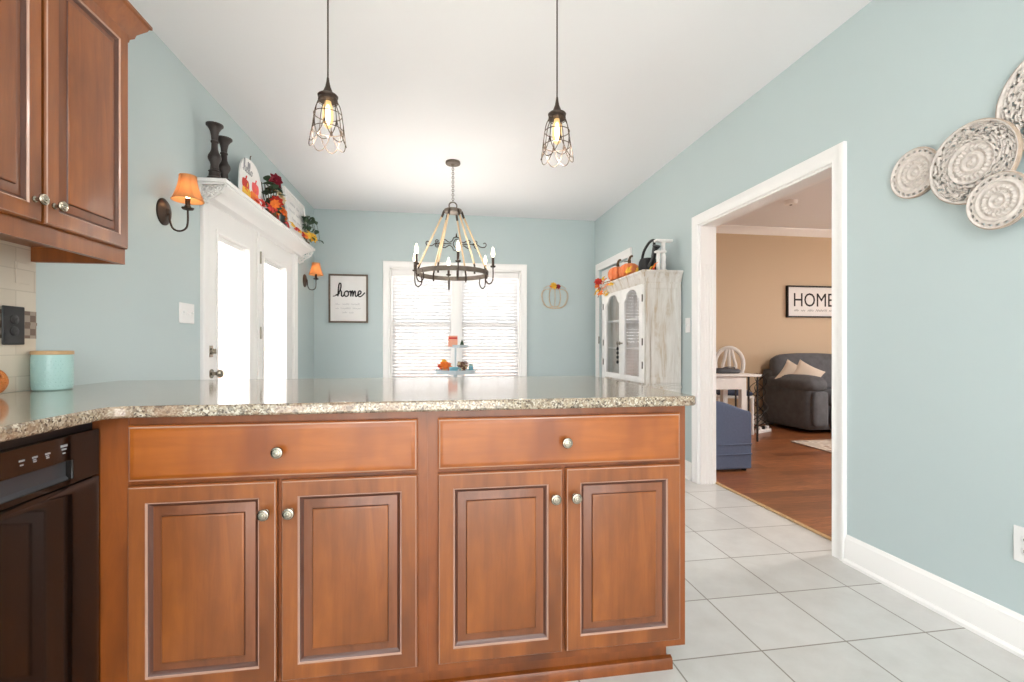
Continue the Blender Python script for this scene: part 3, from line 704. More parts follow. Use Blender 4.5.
# sconces
def sconce(y, label):
    r = thing('wall_sconce', label, 'sconce', (XL, y, 1.80), group='sconces flanking the patio doors')
    bm = B(); m_ = Matrix.Rotation(PI / 2, 4, 'Y') @ Matrix.Diagonal((1.15, 1, 1, 1))
    lathe(bm, [(.062, 0), (.062, .008), (.05, .018), (.018, .024), (.012, .034), (.002, .036)], 28, m_); obj('backplate', bm, 'bronze', r)
    bm = B(); tube(bm, smoothpts([(.02, 0, 0), (.032, 0, -.01), (.035, 0, -.05), (.05, 0, -.088), (.082, 0, -.1), (.112, 0, -.085), (.122, 0, -.05), (.122, 0, .015)], 6), .005, 8); obj('arm', bm, 'bronze', r)
    mt = Matrix.Translation((.122, 0, 0))
    bm = B(); lathe(bm, [(.005, .012), (.026, .018), (.03, .026), (.014, .028), (.016, .036), (.012, .038), (.012, .075), (.010, .078)], 18, mt); obj('candle_cup', bm, 'bronze', r)
    bm = B(); prof = []
    for k in range(13):
        t = k / 12; prof.append((.040 + .034 * t ** 1.7, .198 - .132 * t))
    prof2 = [(a - .0015, b) for a, b in prof[::-1]]
    lathe(bm, prof + prof2 + [prof[0]], 32, mt, cap=False)
    ring(bm, (.122, 0, .066), .0745, .0022, 32, 6); ring(bm, (.122, 0, .198), .040, .002, 28, 6)
    for k in range(6):
        a = k * PI / 3 + .2; tube(bm, [(.122 + (q + .001) * math.cos(a), (q + .001) * math.sin(a), z) for q, z in prof], .0014, 5)
    obj('lamp_shade', bm, 'shade', r)
    bm = B(); lathe(bm, [(.008, .078), (.015, .1), (.017, .115), (.010, .14), (.001, .155)], 14, mt); obj('bulb', bm, 'bulb_sconce', r)
sconce(2.77, 'bronze wall sconce with glowing burlap shade, nearer one beside the mantel shelf')
sconce(5.46, 'bronze wall sconce with glowing burlap shade, in the far corner by the framed sign')

# ------------------------------------------------------------------ foliage helpers
def leaf_bm(size, lobes=5, fold=.25):
    bm = B(); pts = []
    nn = lobes * 2
    for k in range(nn + 1):
        t = k / nn; a = -PI * .78 + t * 2 * PI * .78; tip = (k % 2 == 0)
        rad = size * ((.62 + .38 * math.cos(a)) if tip else .36 + .1 * math.cos(a)); pts.append((rad * math.sin(a), rad * math.cos(a)))
    c = bm.verts.new((0, 0, 0)); vs = [bm.verts.new((x, y, -fold * abs(x) + .12 * size * math.sin(4 * y / size))) for x, y in pts]
    for a, b in zip(vs, vs[1:]): bm.faces.new((c, a, b))
    tube(bm, [(0, 0, 0), (0, -size * .35, -.1 * size)], size * .03, 4)
    return bm
def oval_leaf_bm(size, wd=.4):
    bm = B(); L = 6; prev = None
    for k in range(L + 1):
        t = k / L; w_ = size * wd * math.sin(PI * min(.98, t * .93 + .05)) ** .8; y = size * t; zz = -.3 * size * t * t
        cur = [bm.verts.new((-w_, y, zz + w_ * .3)), bm.verts.new((0, y, zz)), bm.verts.new((w_, y, zz + w_ * .3))]
        if prev:
            for i in (0, 1): bm.faces.new((prev[i], prev[i + 1], cur[i + 1], cur[i]))
        prev = cur
    return bm
def petal_flower_bm(R, layers=3, per=8):
    bm = B()
    for l in range(layers):
        for k in range(per):
            a = 2 * PI * (k + .5 * l) / per; tilt = .25 + .4 * l; sz = R * (1 - .22 * l)
            mm = Matrix.Rotation(a, 4, 'Z') @ Matrix.Rotation(tilt, 4, 'X')
            b2 = oval_leaf_bm(sz, .33)
            mp = {v_: bm.verts.new(mm @ v_.co) for v_ in b2.verts}
            for f in b2.faces: bm.faces.new([mp[v_] for v_ in f.verts])
            b2.free()
    ball(bm, (0, 0, R * .12), R * .2, seg=8)
    return bm
PROTO = {}
def put(kind, mat, parent, loc, rot, scale=1.0, name=None):
    key = (kind, mat)
    if key not in PROTO:
        bm = {'leaf': lambda: leaf_bm(.05), 'oval': lambda: oval_leaf_bm(.06), 'flower': lambda: petal_flower_bm(.05)}[kind]()
        PROTO[key] = obj(name or ('leaf' if kind != 'flower' else 'flower'), bm, mat); o = PROTO[key]
    else:
        o = PROTO[key].copy(); C.objects.link(o)
    o.parent = parent; o.location = loc; o.rotation_euler = rot; o.scale = (scale,) * 3; return o
def pumpkin_bm(R, hgt=.8, lobes=10, m=I4):
    bm = B(); seg = lobes * 4; rings = []
    for i in range(1, 12):
        ph = PI * i / 12; row = []
        for k in range(seg):
            a = 2 * PI * k / seg; q = R * math.sin(ph) ** .8 * (.80 + .20 * abs(math.sin(a * lobes / 2)) ** .6)
            row.append(bm.verts.new(m @ Vector((q * math.cos(a), q * math.sin(a), R * hgt * (1 - math.cos(ph) * (1 - .12 * math.cos(ph) ** 2))))))
        rings.append(row)
    for a, b in zip(rings, rings[1:]):
        for k in range(seg): bm.faces.new((a[k], a[(k + 1) % seg], b[(k + 1) % seg], b[k]))
    bm.faces.new(rings[0][::-1]); bm.faces.new(rings[-1]); return bm
ST = 1.97 + .146          # top of the mantel shelf
# candle holders
def candle_holder(y, h, label, x=XL + .08):
    r = thing('candle_holder', label, 'candle holder', (x, y, ST), group='turned candle holders')
    s = h / .37
    bm = B(); lathe(bm, [(q * .85, z * s) for q, z in ((.05, 0), (.05, .012), (.04, .02), (.036, .05), (.042, .056), (.03, .064), (.027, .10), (.03, .112), (.042, .135), (.044, .15), (.04, .165), (.028, .185), (.022, .205), (.021, .245), (.026, .25), (.026, .258), (.021, .263), (.023, .29), (.03, .325), (.045, .35), (.056, .36), (.057, .37), (.048, .37), (.03, .352))], 28); obj('turned_stem', bm, 'candle', r)
    bm = B(); lathe(bm, [(.003, h - .02), (.002, h + .004)], 8); obj('pricket', bm, 'bronze', r)
candle_holder(3.175, .345, 'taller dark turned candle holder at near end of the mantel shelf')
candle_holder(3.305, .315, 'shorter dark turned candle holder second on the mantel shelf')
# hello sign
r = thing('pumpkin_sign', 'rounded white autumn sign with painted pumpkins on the mantel shelf', 'sign', (-1.365, 3.72, ST), PI / 2)
ow = .2; arch = [(-ow, 0), (ow, 0)] + [(ow * math.cos(a) ** .8 if math.cos(a) > 0 else -ow * (-math.cos(a)) ** .8, .16 + .17 * math.sin(a)) for a in [PI * k / 18 for k in range(19)]]
bm = B(); prism(bm, arch, -.004, .008, 'y'); obj('board', bm, 'paper', r)
bm = B(); w_ = script(bm, 'hello', -.145, .215, .04, .0026, -.006); obj('lettering', bm, 'greytext', r)
for x, z, s, mt in ((-.09, .015, .085, 'yellow'), (.06, .01, .095, 'orange2'), (-.105, .085, .07, 'red'), (.075, .105, .075, 'pink')):
    bm = B()
    for k in (-2, -1, 0, 1, 2): ball(bm, (x + k * s * .3, -.004, z + s * .6), s * .3, .004, s * (.62 - .06 * abs(k)), 14)
    tube(bm, [(x, -.005, z + s * 1.15), (x + .01, -.005, z + s * 1.45)], .006, 6); obj('painted_pumpkin', bm, mt, r)
bm = B(); tube(bm, smoothpts([(-.01, .002, .33), (-.005, .002, .36), (.01, .002, .37)], 4), .003, 6); obj('stem', bm, 'stem', r)
# flower bouquet
r = thing('flower_bouquet', 'burgundy and cream artificial flower arrangement in the middle of the mantel shelf', 'flowers', (-1.352, 4.10, ST))
bm = B(); lathe(bm, [(.04, 0), (.045, .02), (.04, .07), (.046, .08)], 18); obj('pot', bm, 'stem', r)
for loc, mt, s in (((.03, .02, .33), 'burgundy', 1.2), ((.02, .10, .31), 'burgundy', 1.0), ((.02, -.06, .30), 'burgundy', .9), ((.05, .05, .22), 'cream', 1.1), ((.05, .12, .19), 'cream', .8), ((.05, -.02, .14), 'red', 1.1), ((.06, .1, .1), 'orange2', 1.1), ((.06, -.09, .10), 'orange2', .9)):
    put('flower', mt, r, loc, (.5, .9, random.uniform(0, 6)), s)
for k in range(44):
    a = random.uniform(0, 2 * PI); z = random.uniform(.05, .29); q = random.uniform(.03, .09)
    put('oval', 'green', r, (abs(q * math.cos(a)) * .8 - .02, q * math.sin(a) * 1.1, z), (random.uniform(-.6, .9), random.uniform(-.6, .6), a - PI / 2), random.uniform(.9, 1.35))
bm = B()
for k in range(6): tube(bm, smoothpts([(0, 0, .05), (.01 * (k - 3), .02 * (k - 3), .15), (.015 * (k - 3), .025 * (k - 3), .28)], 4), .003, 5)
obj('stems', bm, 'stem', r)
# autumn garland along the shelf front
r = thing('leaf_garland', 'coral, orange and yellow autumn leaf garland along the mantel shelf edge', 'garland', (-1.31, 3.45, ST))
bm = B(); tube(bm, smoothpts([(-.02 + .015 * math.sin(k * 1.7), k * .18, .012 + .006 * math.sin(k * 2.3)) for k in range(11)], 5), .003, 6); obj('vine', bm, 'stem', r)
for y, z, mt, s in ((.02, .03, 'orange2', .8), (.28, .0, 'pink', 1.7), (.36, .03, 'pink', 1.5), (.5, .03, 'red', 1.5), (.58, .06, 'red', 1.4), (.66, .05, 'orange2', 1.6), (.7, .02, 'pink', 1.5), (.78, .09, 'orange2', 1.5), (.86, .05, 'orange2', 1.4), (.95, .02, 'pink', 1.4), (1.12, .06, 'yellow', 1.4), (1.22, .05, 'red', 1.2), (1.3, .05, 'yellow', 1.3), (1.42, .04, 'red', 1.4), (1.5, .04, 'orange2', 1.2), (1.6, .07, 'yellow', 1.6), (1.66, .1, 'yellow', 1.3)):
    put('leaf', mt, r, (.012 + random.uniform(-.01, .01), y, z + .01), (random.uniform(.7, 1.2), random.uniform(-.2, .2), PI / 2 + random.uniform(-.7, .7)), s)
# leaning white framed sign
r = thing('framed_sign', 'white framed sign with faint grey script leaning on the mantel shelf', 'sign', (-1.365, 4.97, ST), PI / 2)
tm = Matrix.Rotation(.12, 4, 'X').inverted()
bm = B(); box(bm, -.31, .31, .0, .012, .01, .44, m=tm); obj('panel', bm, 'paper', r)
bm = B(); plate(bm, rect(-.33, .33, 0, .46), [rect(-.305, .305, .025, .435)], -.01, .014, 'y', tm); obj('frame', bm, 'trim', r, .002)
bm = B()
for k, (a, b) in enumerate(((-.2, .2), (-.24, .24), (-.18, .22), (-.22, .16))): squiggle_line(bm, a, b, .33 - k * .075, .035, -.002, .0011, 5 + k, tm)
obj('lettering', bm, 'faint', r)
# trailing ivy
r = thing('trailing_plant', 'dark green trailing plant with a yellow bloom at far end of the mantel shelf', 'plant', (-1.365, 5.19, ST))
bm = B(); lathe(bm, [(.03, 0), (.036, .05), (.034, .055)], 16); obj('pot', bm, 'stem', r)
bm = B(); stems = []
for k in range(9):
    a = k * .7; q = random.uniform(.06, .13); st = smoothpts([(0, 0, .05), (q * .3 * math.cos(a), q * .4 * math.sin(a), .26), (q * .5 * math.cos(a) + .02, q * math.sin(a) * .8, .31), (q * .6 * math.cos(a) + .04, q * math.sin(a) + .02, .2), (q * .6 * math.cos(a) + .05, q * math.sin(a) + .05, .08)], 4); stems.append(st); tube(bm, st, .002, 5)
obj('vines', bm, 'green', r)
for st in stems:
    for p in st[3::3]:
        put('oval', 'green', r, p, (random.uniform(-.9, .4), random.uniform(-.5, .5), random.uniform(0, 6.3)), random.uniform(.7, 1.1))
put('flower', 'yellow', r, (.07, -.02, .1), (.6, 1.1, 0), 1.2)

# ------------------------------------------------------------------ back wall things
r = thing('framed_sign', 'framed white sign with black script word home on the back wall', 'sign', (-1.058, YB, 1.358))
bm = B(); box(bm, -.208, .208, -.012, -.001, .012, .569); obj('panel', bm, 'paper', r)
bm = B(); plate(bm, rect(-.225, .225, 0, .581), [rect(-.206, .206, .02, .561)], -.03, -.001, 'y'); obj('frame', bm, 'signwood', r, .002)
bm = B(); script(bm, 'home', -.125, .315, .070, .008, -.013); tube(bm, smoothpts([(-.178, -.013, .315), (-.15, -.013, .322), (-.12, -.013, .338), (-.1, -.013, .35)], 4), .005, 5); obj('lettering', bm, 'black', r)
bm = B()
for a, b, z, s in ((-.15, .16, .215, 1), (-.15, .16, .165, 2), (-.07, .06, .115, 3)): squiggle_line(bm, a, b, z, .02, -.0125, .0012, s)
obj('small_lettering', bm, 'greytext', r)
# iron scroll plaque above the window
r = thing('scroll_plaque', 'black wrought iron scroll plaque on the wall above the window', 'wall decor', (.227, YB - .015, 2.345))
bm = B()
def cscroll(cx, cz, R, a0, turns, sgn):
    return [(cx + R * (1 - .8 * k / 26) * math.cos(a0 + sgn * turns * 2 * PI * k / 26), 0, cz + R * (1 - .8 * k / 26) * math.sin(a0 + sgn * turns * 2 * PI * k / 26)) for k in range(27)]
for s in (-1, 1):
    mm = Matrix.Diagonal((s, 1, 1, 1))
    for sz in (-1, 1):
        m3 = mm @ Matrix.Diagonal((1, 1, sz, 1))
        tube(bm, smoothpts([(.0, 0, .085), (.035, 0, .075), (.05, 0, .04), (.09, 0, .02), (.14, 0, .05), (.17, 0, .04), (.165, 0, .018), (.145, 0, .022)], 5), .0055, 6, m=m3)
        tube(bm, cscroll(.235, .028, .026, -PI / 2, 1.2, 1), .005, 6, m=m3)
    tube(bm, smoothpts([(.06, 0, 0), (.15, 0, -.0), (.25, 0, .0), (.30, 0, -.028), (.35, 0, -.03), (.372, 0, .0), (.355, 0, .024), (.335, 0, .012)], 5), .0055, 6, m=mm)
    ball(bm, (s * .21, 0, 0), .012, .008, .016, 10)
tube(bm, smoothpts([(-.04, 0, .0), (0, 0, -.05), (.04, 0, 0), (0, 0, .06)], 5, True), .005, 6, True)
lathe(bm, [(.006, .08), (.012, .095), (.006, .11), (.008, .118), (.001, .135)], 10)
obj('ironwork', bm, 'bronze', r)
# wire pumpkin
r = thing('vine_pumpkin', 'pale twisted vine pumpkin outline hanging on the back wall', 'wall decor', (1.482, YB - .015, 1.565))
bm = B()
for s, wq in ((-1, .175), (1, .175), (-1, .075), (1, .075)):
    pts = [(s * wq * math.sin(PI * k / 16) ** .6 + .004 * math.sin(k * 3.1), .004 * math.cos(k * 2.3), .14 - .125 * math.cos(PI * k / 16) - (.02 if wq > .1 else 0) * math.cos(2 * PI * k / 16)) for k in range(17)]
    tube(bm, pts, .005, 6); tube(bm, [(x * .93, y + .004 * math.cos(9 * z), z * .98 + .004) for x, y, z in pts], .0035, 6)
tube(bm, smoothpts([(0, 0, .03), (.004, .004, .14), (0, 0, .26)], 5), .005, 6)
tube(bm, smoothpts([(-.15, 0, .05), (-.08, 0, .012), (0, 0, .018), (.08, 0, .01), (.15, 0, .05)], 5), .006, 6)
tube(bm, smoothpts([(-.15, 0, .25), (-.08, 0, .285), (0, 0, .262), (.08, 0, .29), (.15, 0, .25)], 5), .004, 6)
obj('twisted_vine', bm, 'wirepump', r)
put('flower', 'yellow', r, (-.015, -.012, .285), (1.4, 0, .3), 1.0); put('flower', 'burgundy', r, (.04, -.014, .275), (1.4, 0, 0), .7)
put('leaf', 'orange2', r, (-.05, -.012, .27), (1.4, .5, .3), .9)

# ------------------------------------------------------------------ dining table, tiered tray and its things
r = thing('dining_table', 'white dining table under the chandelier, hidden behind the counter', 'table', (.15, 4.12, 0))
bm = B(); box(bm, -.72, .72, -.42, .42, .728, .76); obj('tabletop', bm, 'white', r, .006)
bm = B(); plate(bm, rect(-.66, .66, -.36, .36), [rect(-.64, .64, -.34, .34)], .65, .7275, 'z'); obj('apron', bm, 'white', r)
for sx_ in (-1, 1):
    for sy_ in (-1, 1):
        bm = B(); lathe(bm, [(.022, 0), (.026, .02), (.022, .06), (.032, .4), (.036, .55), (.03, .6), (.04, .62), (.04, .65)], 16, Matrix.Translation((sx_ * .61, sy_ * .31, 0))); obj('leg', bm, 'white', r)
TX, TY = .155, 4.2
r = thing('tiered_tray', 'grey-blue two-tier serving tray standing in front of the window', 'tray', (TX, TY, .76))
def hexa(R, sx_=1.0): return [(R * sx_ * math.cos(PI / 6 + k * PI / 3), R * math.sin(PI / 6 + k * PI / 3)) for k in range(6)]
def tray_bm(R, z, h):
    bm = B(); a = hexa(R * .88); b = hexa(R); c = hexa(R * .96); d = hexa(R * .86)
    L = [[bm.verts.new((x, y, zz)) for x, y in p] for p, zz in ((a, z), (b, z + h), (c, z + h), (d, z + .008))]
    for p, q in zip(L, L[1:]):
        for k in range(6): bm.faces.new((p[k], p[(k + 1) % 6], q[(k + 1) % 6], q[k]))
    bm.faces.new(L[0][::-1]); bm.faces.new(L[-1]); return bm
obj('lower_tray', tray_bm(.21, .075, .035), 'traygrey', r)
o = obj('upper_tray', tray_bm(.10, .305, .025), 'traygrey', r); o.location = (.03, 0, 0)
bm = B(); lathe(bm, [(.09, 0), (.09, .008), (.02, .02), (.014, .075)], 20); obj('foot', bm, 'traygrey', r)
bm = B(); lathe(bm, [(.008, .07), (.008, .345), (.012, .348), (.004, .36)], 12); obj('post', bm, 'traygrey', r)
r = thing('block_sign', 'small coral block sign with a darker printed band on the upper tray', 'sign', (TX - .025, TY - .05, .76 + .315), .1)
bm = B(); box(bm, -.04, .04, -.012, .012, 0, .095); obj('block', bm, 'pinkbox', r, .002)
bm = B(); box(bm, -.038, .038, -.014, -.0125, .066, .082); obj('printed_band', bm, 'red', r)
r = thing('gnome', 'tiny dark cone ornament beside the coral block on the upper tray', 'ornament', (TX + .055, TY - .045, .76 + .315))
bm = B(); lathe(bm, [(.018, 0), (.02, .012), (.012, .035), (.001, .06)], 14); obj('cone', bm, 'green', r)
r = thing('flower_posy', 'small orange flower posy on the left of the lower tray', 'flowers', (TX - .10, TY - .05, .76 + .083))
bm = B(); lathe(bm, [(.02, 0), (.026, .03), (.022, .04)], 14); obj('pot', bm, 'cream', r)
for loc, mt, s in (((0, -.02, .07), 'orange2', .9), ((-.035, -.01, .055), 'red', .7), ((.03, -.01, .06), 'orange', .8), ((0, 0, .10), 'yellow', .6), ((.05, 0, .04), 'orange2', .6)): put('flower', mt, r, loc, (1.0, 0, random.uniform(-1, 1)), s)
r = thing('teacup', 'pale blue cup in front of the tray post', 'cup', (TX - .02, TY - .1, .76 + .083))
bm = B(); lathe(bm, [(.024, 0), (.036, .02), (.04, .055), (.037, .055), (.032, .02), (.01, .006)], 22); obj('bowl', bm, 'bluecup', r)
bm = B(); tube(bm, smoothpts([(.037, 0, .045), (.058, 0, .042), (.058, 0, .02), (.036, 0, .016)], 5), .004, 6); obj('handle', bm, 'bluecup', r)
r = thing('pine_cone', 'brown and cream pine cone right of the blue cup on the lower tray', 'ornament', (TX + .06, TY - .06, .76 + .083))
bm = B()
for l in range(7):
    for k in range(8):
        a = 2 * PI * (k + .5 * (l % 2)) / 8; q = .04 * math.sin(PI * (.2 + .75 * (1 - l / 7))); ball(bm, (q * math.cos(a), q * math.sin(a), .012 + l * .014), .012, .012, .006, 8)
ball(bm, (0, 0, .05), .026, .026, .05, 12); obj('scales', bm, 'brown', r)
for k in range(4): put('flower', 'cream', r, (.03 * math.cos(k * 1.7 - 2), -.03, .04 + .014 * k), (1.2, 0, k), .35)
r = thing('spice_jar', 'small aqua jar at the right end of the lower tray', 'jar', (TX + .135, TY - .03, .76 + .083))
bm = B(); lathe(bm, [(.02, 0), (.022, .01), (.022, .05), (.016, .058), (.016, .062)], 18); obj('jar_body', bm, 'bluecup', r)
bm = B(); lathe(bm, [(.0175, .062), (.0175, .075), (.015, .077)], 18); obj('lid', bm, 'aqua', r)

# ------------------------------------------------------------------ hutch (front faces -X)
HX, HY0, HY1 = 1.70, 3.66, 4.62
hr = thing('hutch', 'distressed white hutch with two arched glass doors against the right wall', 'cabinet', (HX, HY1, 0), -PI / 2)
# local x -> -Y (0 = far end .. .96 = near end), local -y -> -X (front); local y 0..0.31 depth
W = HY1 - HY0; D = .315
bm = B(); z0, z1 = .80, 1.60
box(bm, 0, .02, 0, D, z0 - .06, z1 + .03); box(bm, W - .02, W, 0, D, z0 - .06, z1 + .03); box(bm, .02, W - .02, D - .012, D, z0 - .06, z1 + .03); box(bm, .02, W - .02, 0, D - .012, z1, z1 + .03); box(bm, .02, W - .02, 0, D - .012, z0 - .06, z0 - .03)
box(bm, W / 2 - .012, W / 2 + .012, .0, .02, z0 - .03, z1)
box(bm, W, W + .006, .0, .04, z0 - .03, z1); box(bm, W, W + .006, D - .04, D, z0 - .03, z1); box(bm, W, W + .006, .04, D - .04, z1 - .04, z1); box(bm, W, W + .006, .04, D - .04, z0 - .03, z0 + .02)
obj('upper_case', bm, 'hutch', hr, .002)
bm = B(); cpr = [(0, 1.615), (.008, 1.615), (.01, 1.64), (.02, 1.655), (.024, 1.672), (.034, 1.69), (.042, 1.695), (.042, 1.708), (0, 1.708)]
vs = [[bm.verts.new(p) for p in ((-o_, D, z), (-o_, -o_, z), (W + o_, -o_, z), (W + o_, D, z))] for o_, z in cpr]
for a, b in zip(vs, vs[1:]):
    for k in range(3): bm.faces.new((a[k], a[k + 1], b[k + 1], b[k]))
bm.faces.new(vs[-1]); bm.faces.new(vs[0][::-1]); obj('cornice', bm, 'hutch', hr)
bm = B(); box(bm, -.016, W + .016, -.05, D, .725, .74); box(bm, -.01, W + .01, -.04, D, .74, .752); obj('ledge', bm, 'hutch', hr, .003)
bm = B(); box(bm, 0, W, -.03, D, .08, .7245); obj('lower_case', bm, 'hutch', hr, .002)
bm = B(); box(bm, -.012, W + .012, -.04, D, 0, .08); obj('plinth', bm, 'hutch', hr, .004)
for k in (0, 1):
    o = obj('lower_door', panel_bm(W / 2 - .03, .58, .06), ('hutch',) * 4, hr); o.location = (.015 + k * (W / 2), -.03, .11)
    knob(o, (W / 2 - .06) if k == 0 else .03, .5)
for z in (1.05, 1.32):
    bm = B(); box(bm, .02, W - .02, .03, D - .015, z, z + .015); obj('shelf', bm, 'white', hr)
def arch_pts(x0, x1, z0, zs, zt):
    cx = (x0 + x1) / 2; hw = (x1 - x0) / 2; sh = hw * .28; R = hw - sh; pts = [(x0, z0), (x1, z0), (x1, zs)]
    for k in range(0, 13):
        a = PI * k / 12
        if k == 0: pts.append((cx + R + sh * .5, zs + .012))
        pts.append((cx + R * math.cos(a), zs + .03 + (zt - zs - .03) * math.sin(a)))
    pts.append((cx - R - sh * .5, zs + .012)); pts.append((x0, zs)); return pts
for k, (x0, x1) in enumerate(((.02, W / 2 - .004), (W / 2 + .004, W - .02))):
    gx0, gx1 = ((.09, .433), (.552, .874))[k]
    dr = bpy.data.objects.new('glass_door', None)
    ap = arch_pts(gx0, gx1, z0 + .02, 1.485, 1.575)
    bm = B(); plate(bm, rect(x0, x1, z0 - .028, z1 - .002), [ap], -.02, -.0005, 'y'); dd = obj('glass_door', bm, 'white', hr)
    bpy.data.objects.remove(dr)
    bm = B(); box(bm, gx0 - .004, gx1 + .004, -.009, -.006, z0 + .015, 1.58); obj('pane', bm, 'cabglass', dd)
    knob(dd, (W / 2 - .03) if k == 0 else (W / 2 + .03), 1.105)
    for z in (.92, 1.115, 1.48):
        bm = B(); lathe(bm, [(.005, -.03), (.005, .03)], 10, Matrix.Translation((.016 if k == 0 else W - .016, -.022, z))); obj('hinge', bm, 'bronze', dd)
r = thing('bead_tassel', 'dark beaded tassel hanging on the left hutch door knob', 'tassel', (HX - .034, 4.195, .90))
bm = B(); tube(bm, [(0, 0, .20), (.004, -.01, .03)], .0025, 6)
obj('string', bm, 'bronze', r)
for k, z in enumerate((.03, .075, .115, .155)):
    bm = B(); ball(bm, (.002, -.004, z), .012, .012, .017, 12); obj('bead', bm, 'blackplastic', r)
HT = 1.709
def pumpkin(x, y, R, label, sc_=.85):
    r = thing('pumpkin', label, 'pumpkin', (x, y, HT), group='pumpkins on the hutch')
    obj('rind', pumpkin_bm(R, sc_), 'orange', r)
    bm = B(); z = R * 1.65; tube(bm, smoothpts([(0, 0, z), (.0, .004, z + .03), (.012, .0, z + .06), (.03, 0, z + .065)], 4), [.016] * 4 + [.012] * 4 + [.010] * 5, 8); obj('stem', bm, 'stem', r)
    put('oval', 'green', r, (0, 0, R * 1.66), (.5, 0, 1.0), .9)
pumpkin(1.775, 4.45, .10, 'orange ribbed pumpkin on the hutch nearer the window')
pumpkin(1.79, 4.20, .095, 'orange ribbed pumpkin on the hutch beside the black watering can')
# black watering can
r = thing('watering_can', 'black metal watering can with tall curved handle on the hutch', 'watering can', (1.86, 3.955, HT))
bm = B(); mm = Matrix.Translation((0, 0, .035)); lathe(bm, [(.082, 0), (.088, .01), (.08, .09), (.068, .115), (.05, .12)], 26, mm); lathe(bm, [(.092, -.035), (.089, 0)], 26, mm); obj('can_body', bm, 'blackplastic', r)
bm = B(); tube(bm, smoothpts([(-.03, .06, .15), (-.03, .02, .22), (-.02, -.06, .28), (-.01, -.13, .29), (0, -.12, .25), (0, -.075, .12)], 6), .012, 8); obj('handle', bm, 'blackplastic', r)
bm = B(); pts = smoothpts([(-.02, -.05, .06), (-.02, -.11, .09), (-.02, -.16, .15), (-.02, -.19, .2)], 5); tube(bm, pts, [.026 - .012 * k / (len(pts) - 1) for k in range(len(pts))], 10); lathe(bm, [(.014, 0), (.034, .03), (.034, .036)], 16, Matrix.Translation((-.02, -.19, .195)) @ Matrix.Rotation(.5, 4, 'X')); obj('spout', bm, 'blackplastic', r)
# white post ornament
r = thing('wooden_post', 'white spindle pedestal ornament at near end of the hutch', 'ornament', (1.90, 3.745, HT))
bm = B(); lathe(bm, [(.045, 0), (.045, .012), (.03, .02), (.02, .03), (.024, .06), (.018, .09), (.022, .13), (.016, .16), (.026, .175), (.017, .19), (.018, .25), (.022, .258)], 20); obj('spindle', bm, 'white', r)
bm = B(); box(bm, -.075, .075, -.03, .03, .258, .278); obj('cap', bm, 'white', r, .004)
bm = B(); box(bm, -.075, .02, -.02, .02, .165, .182); box(bm, -.055, -.038, -.02, .02, .0, .165); obj('side_rail', bm, 'white', r, .003)
# garland on the hutch
r = thing('leaf_garland', 'orange, red and yellow leaf garland draped over the hutch cornice', 'garland', (1.672, 4.66, HT))
bm = B(); tube(bm, smoothpts([(-.01, .06, -.12), (-.01, .0, -.05), (-.008, -.1, .008), (.0, -.3, .01), (.02, -.5, .012), (.06, -.7, .012), (.13, -.95, .01)], 6), .003, 6); obj('vine', bm, 'stem', r)
for y, z, mt, s, x in ((.10, -.0, 'orange2', 1.2, -.02), (.05, -.05, 'yellow', 1.1, -.02), (.02, -.03, 'red', 1.0, -.02), (.1, .03, 'red', 1.3, .0), (-.06, -.06, 'orange2', 1.2, -.02), (-.14, -.1, 'yellow', 1.2, -.02), (-.2, -.12, 'yellow', .9, -.02), (-.26, -.02, 'orange2', 1.3, -.02), (-.3, .0, 'orange2', 1.0, -.01), (-.02, .06, 'yellow', 1.0, .01), (-.56, .04, 'orange2', 1.0, .04), (-.95, .04, 'orange2', 1.2, .12), (-.92, .02, 'red', .9, .13), (-.88, .03, 'yellow', .9, .12), (.14, -.07, 'yellow', 1.3, -.02), (.07, .0, 'orange2', 1.5, -.02), (-.02, -.09, 'orange2', 1.3, -.02), (-.1, .02, 'orange', 1.5, -.015), (-.17, -.03, 'orange2', 1.4, -.02), (-.34, -.03, 'yellow', 1.2, -.02), (-.62, .05, 'yellow', 1.4, .03)):
    put('leaf', mt, r, (x, y, z), (random.uniform(.8, 1.2), 0, -PI / 2 + random.uniform(-.6, .6)), s)
put('flower', 'red', r, (-.02, .02, .04), (1.0, -.8, 0), .9); put('flower', 'yellow', r, (.12, -.69, .05), (.9, -.8, 0), .85); put('flower', 'yellow', r, (.15, -.76, .04), (.9, -.5, 0), .7)

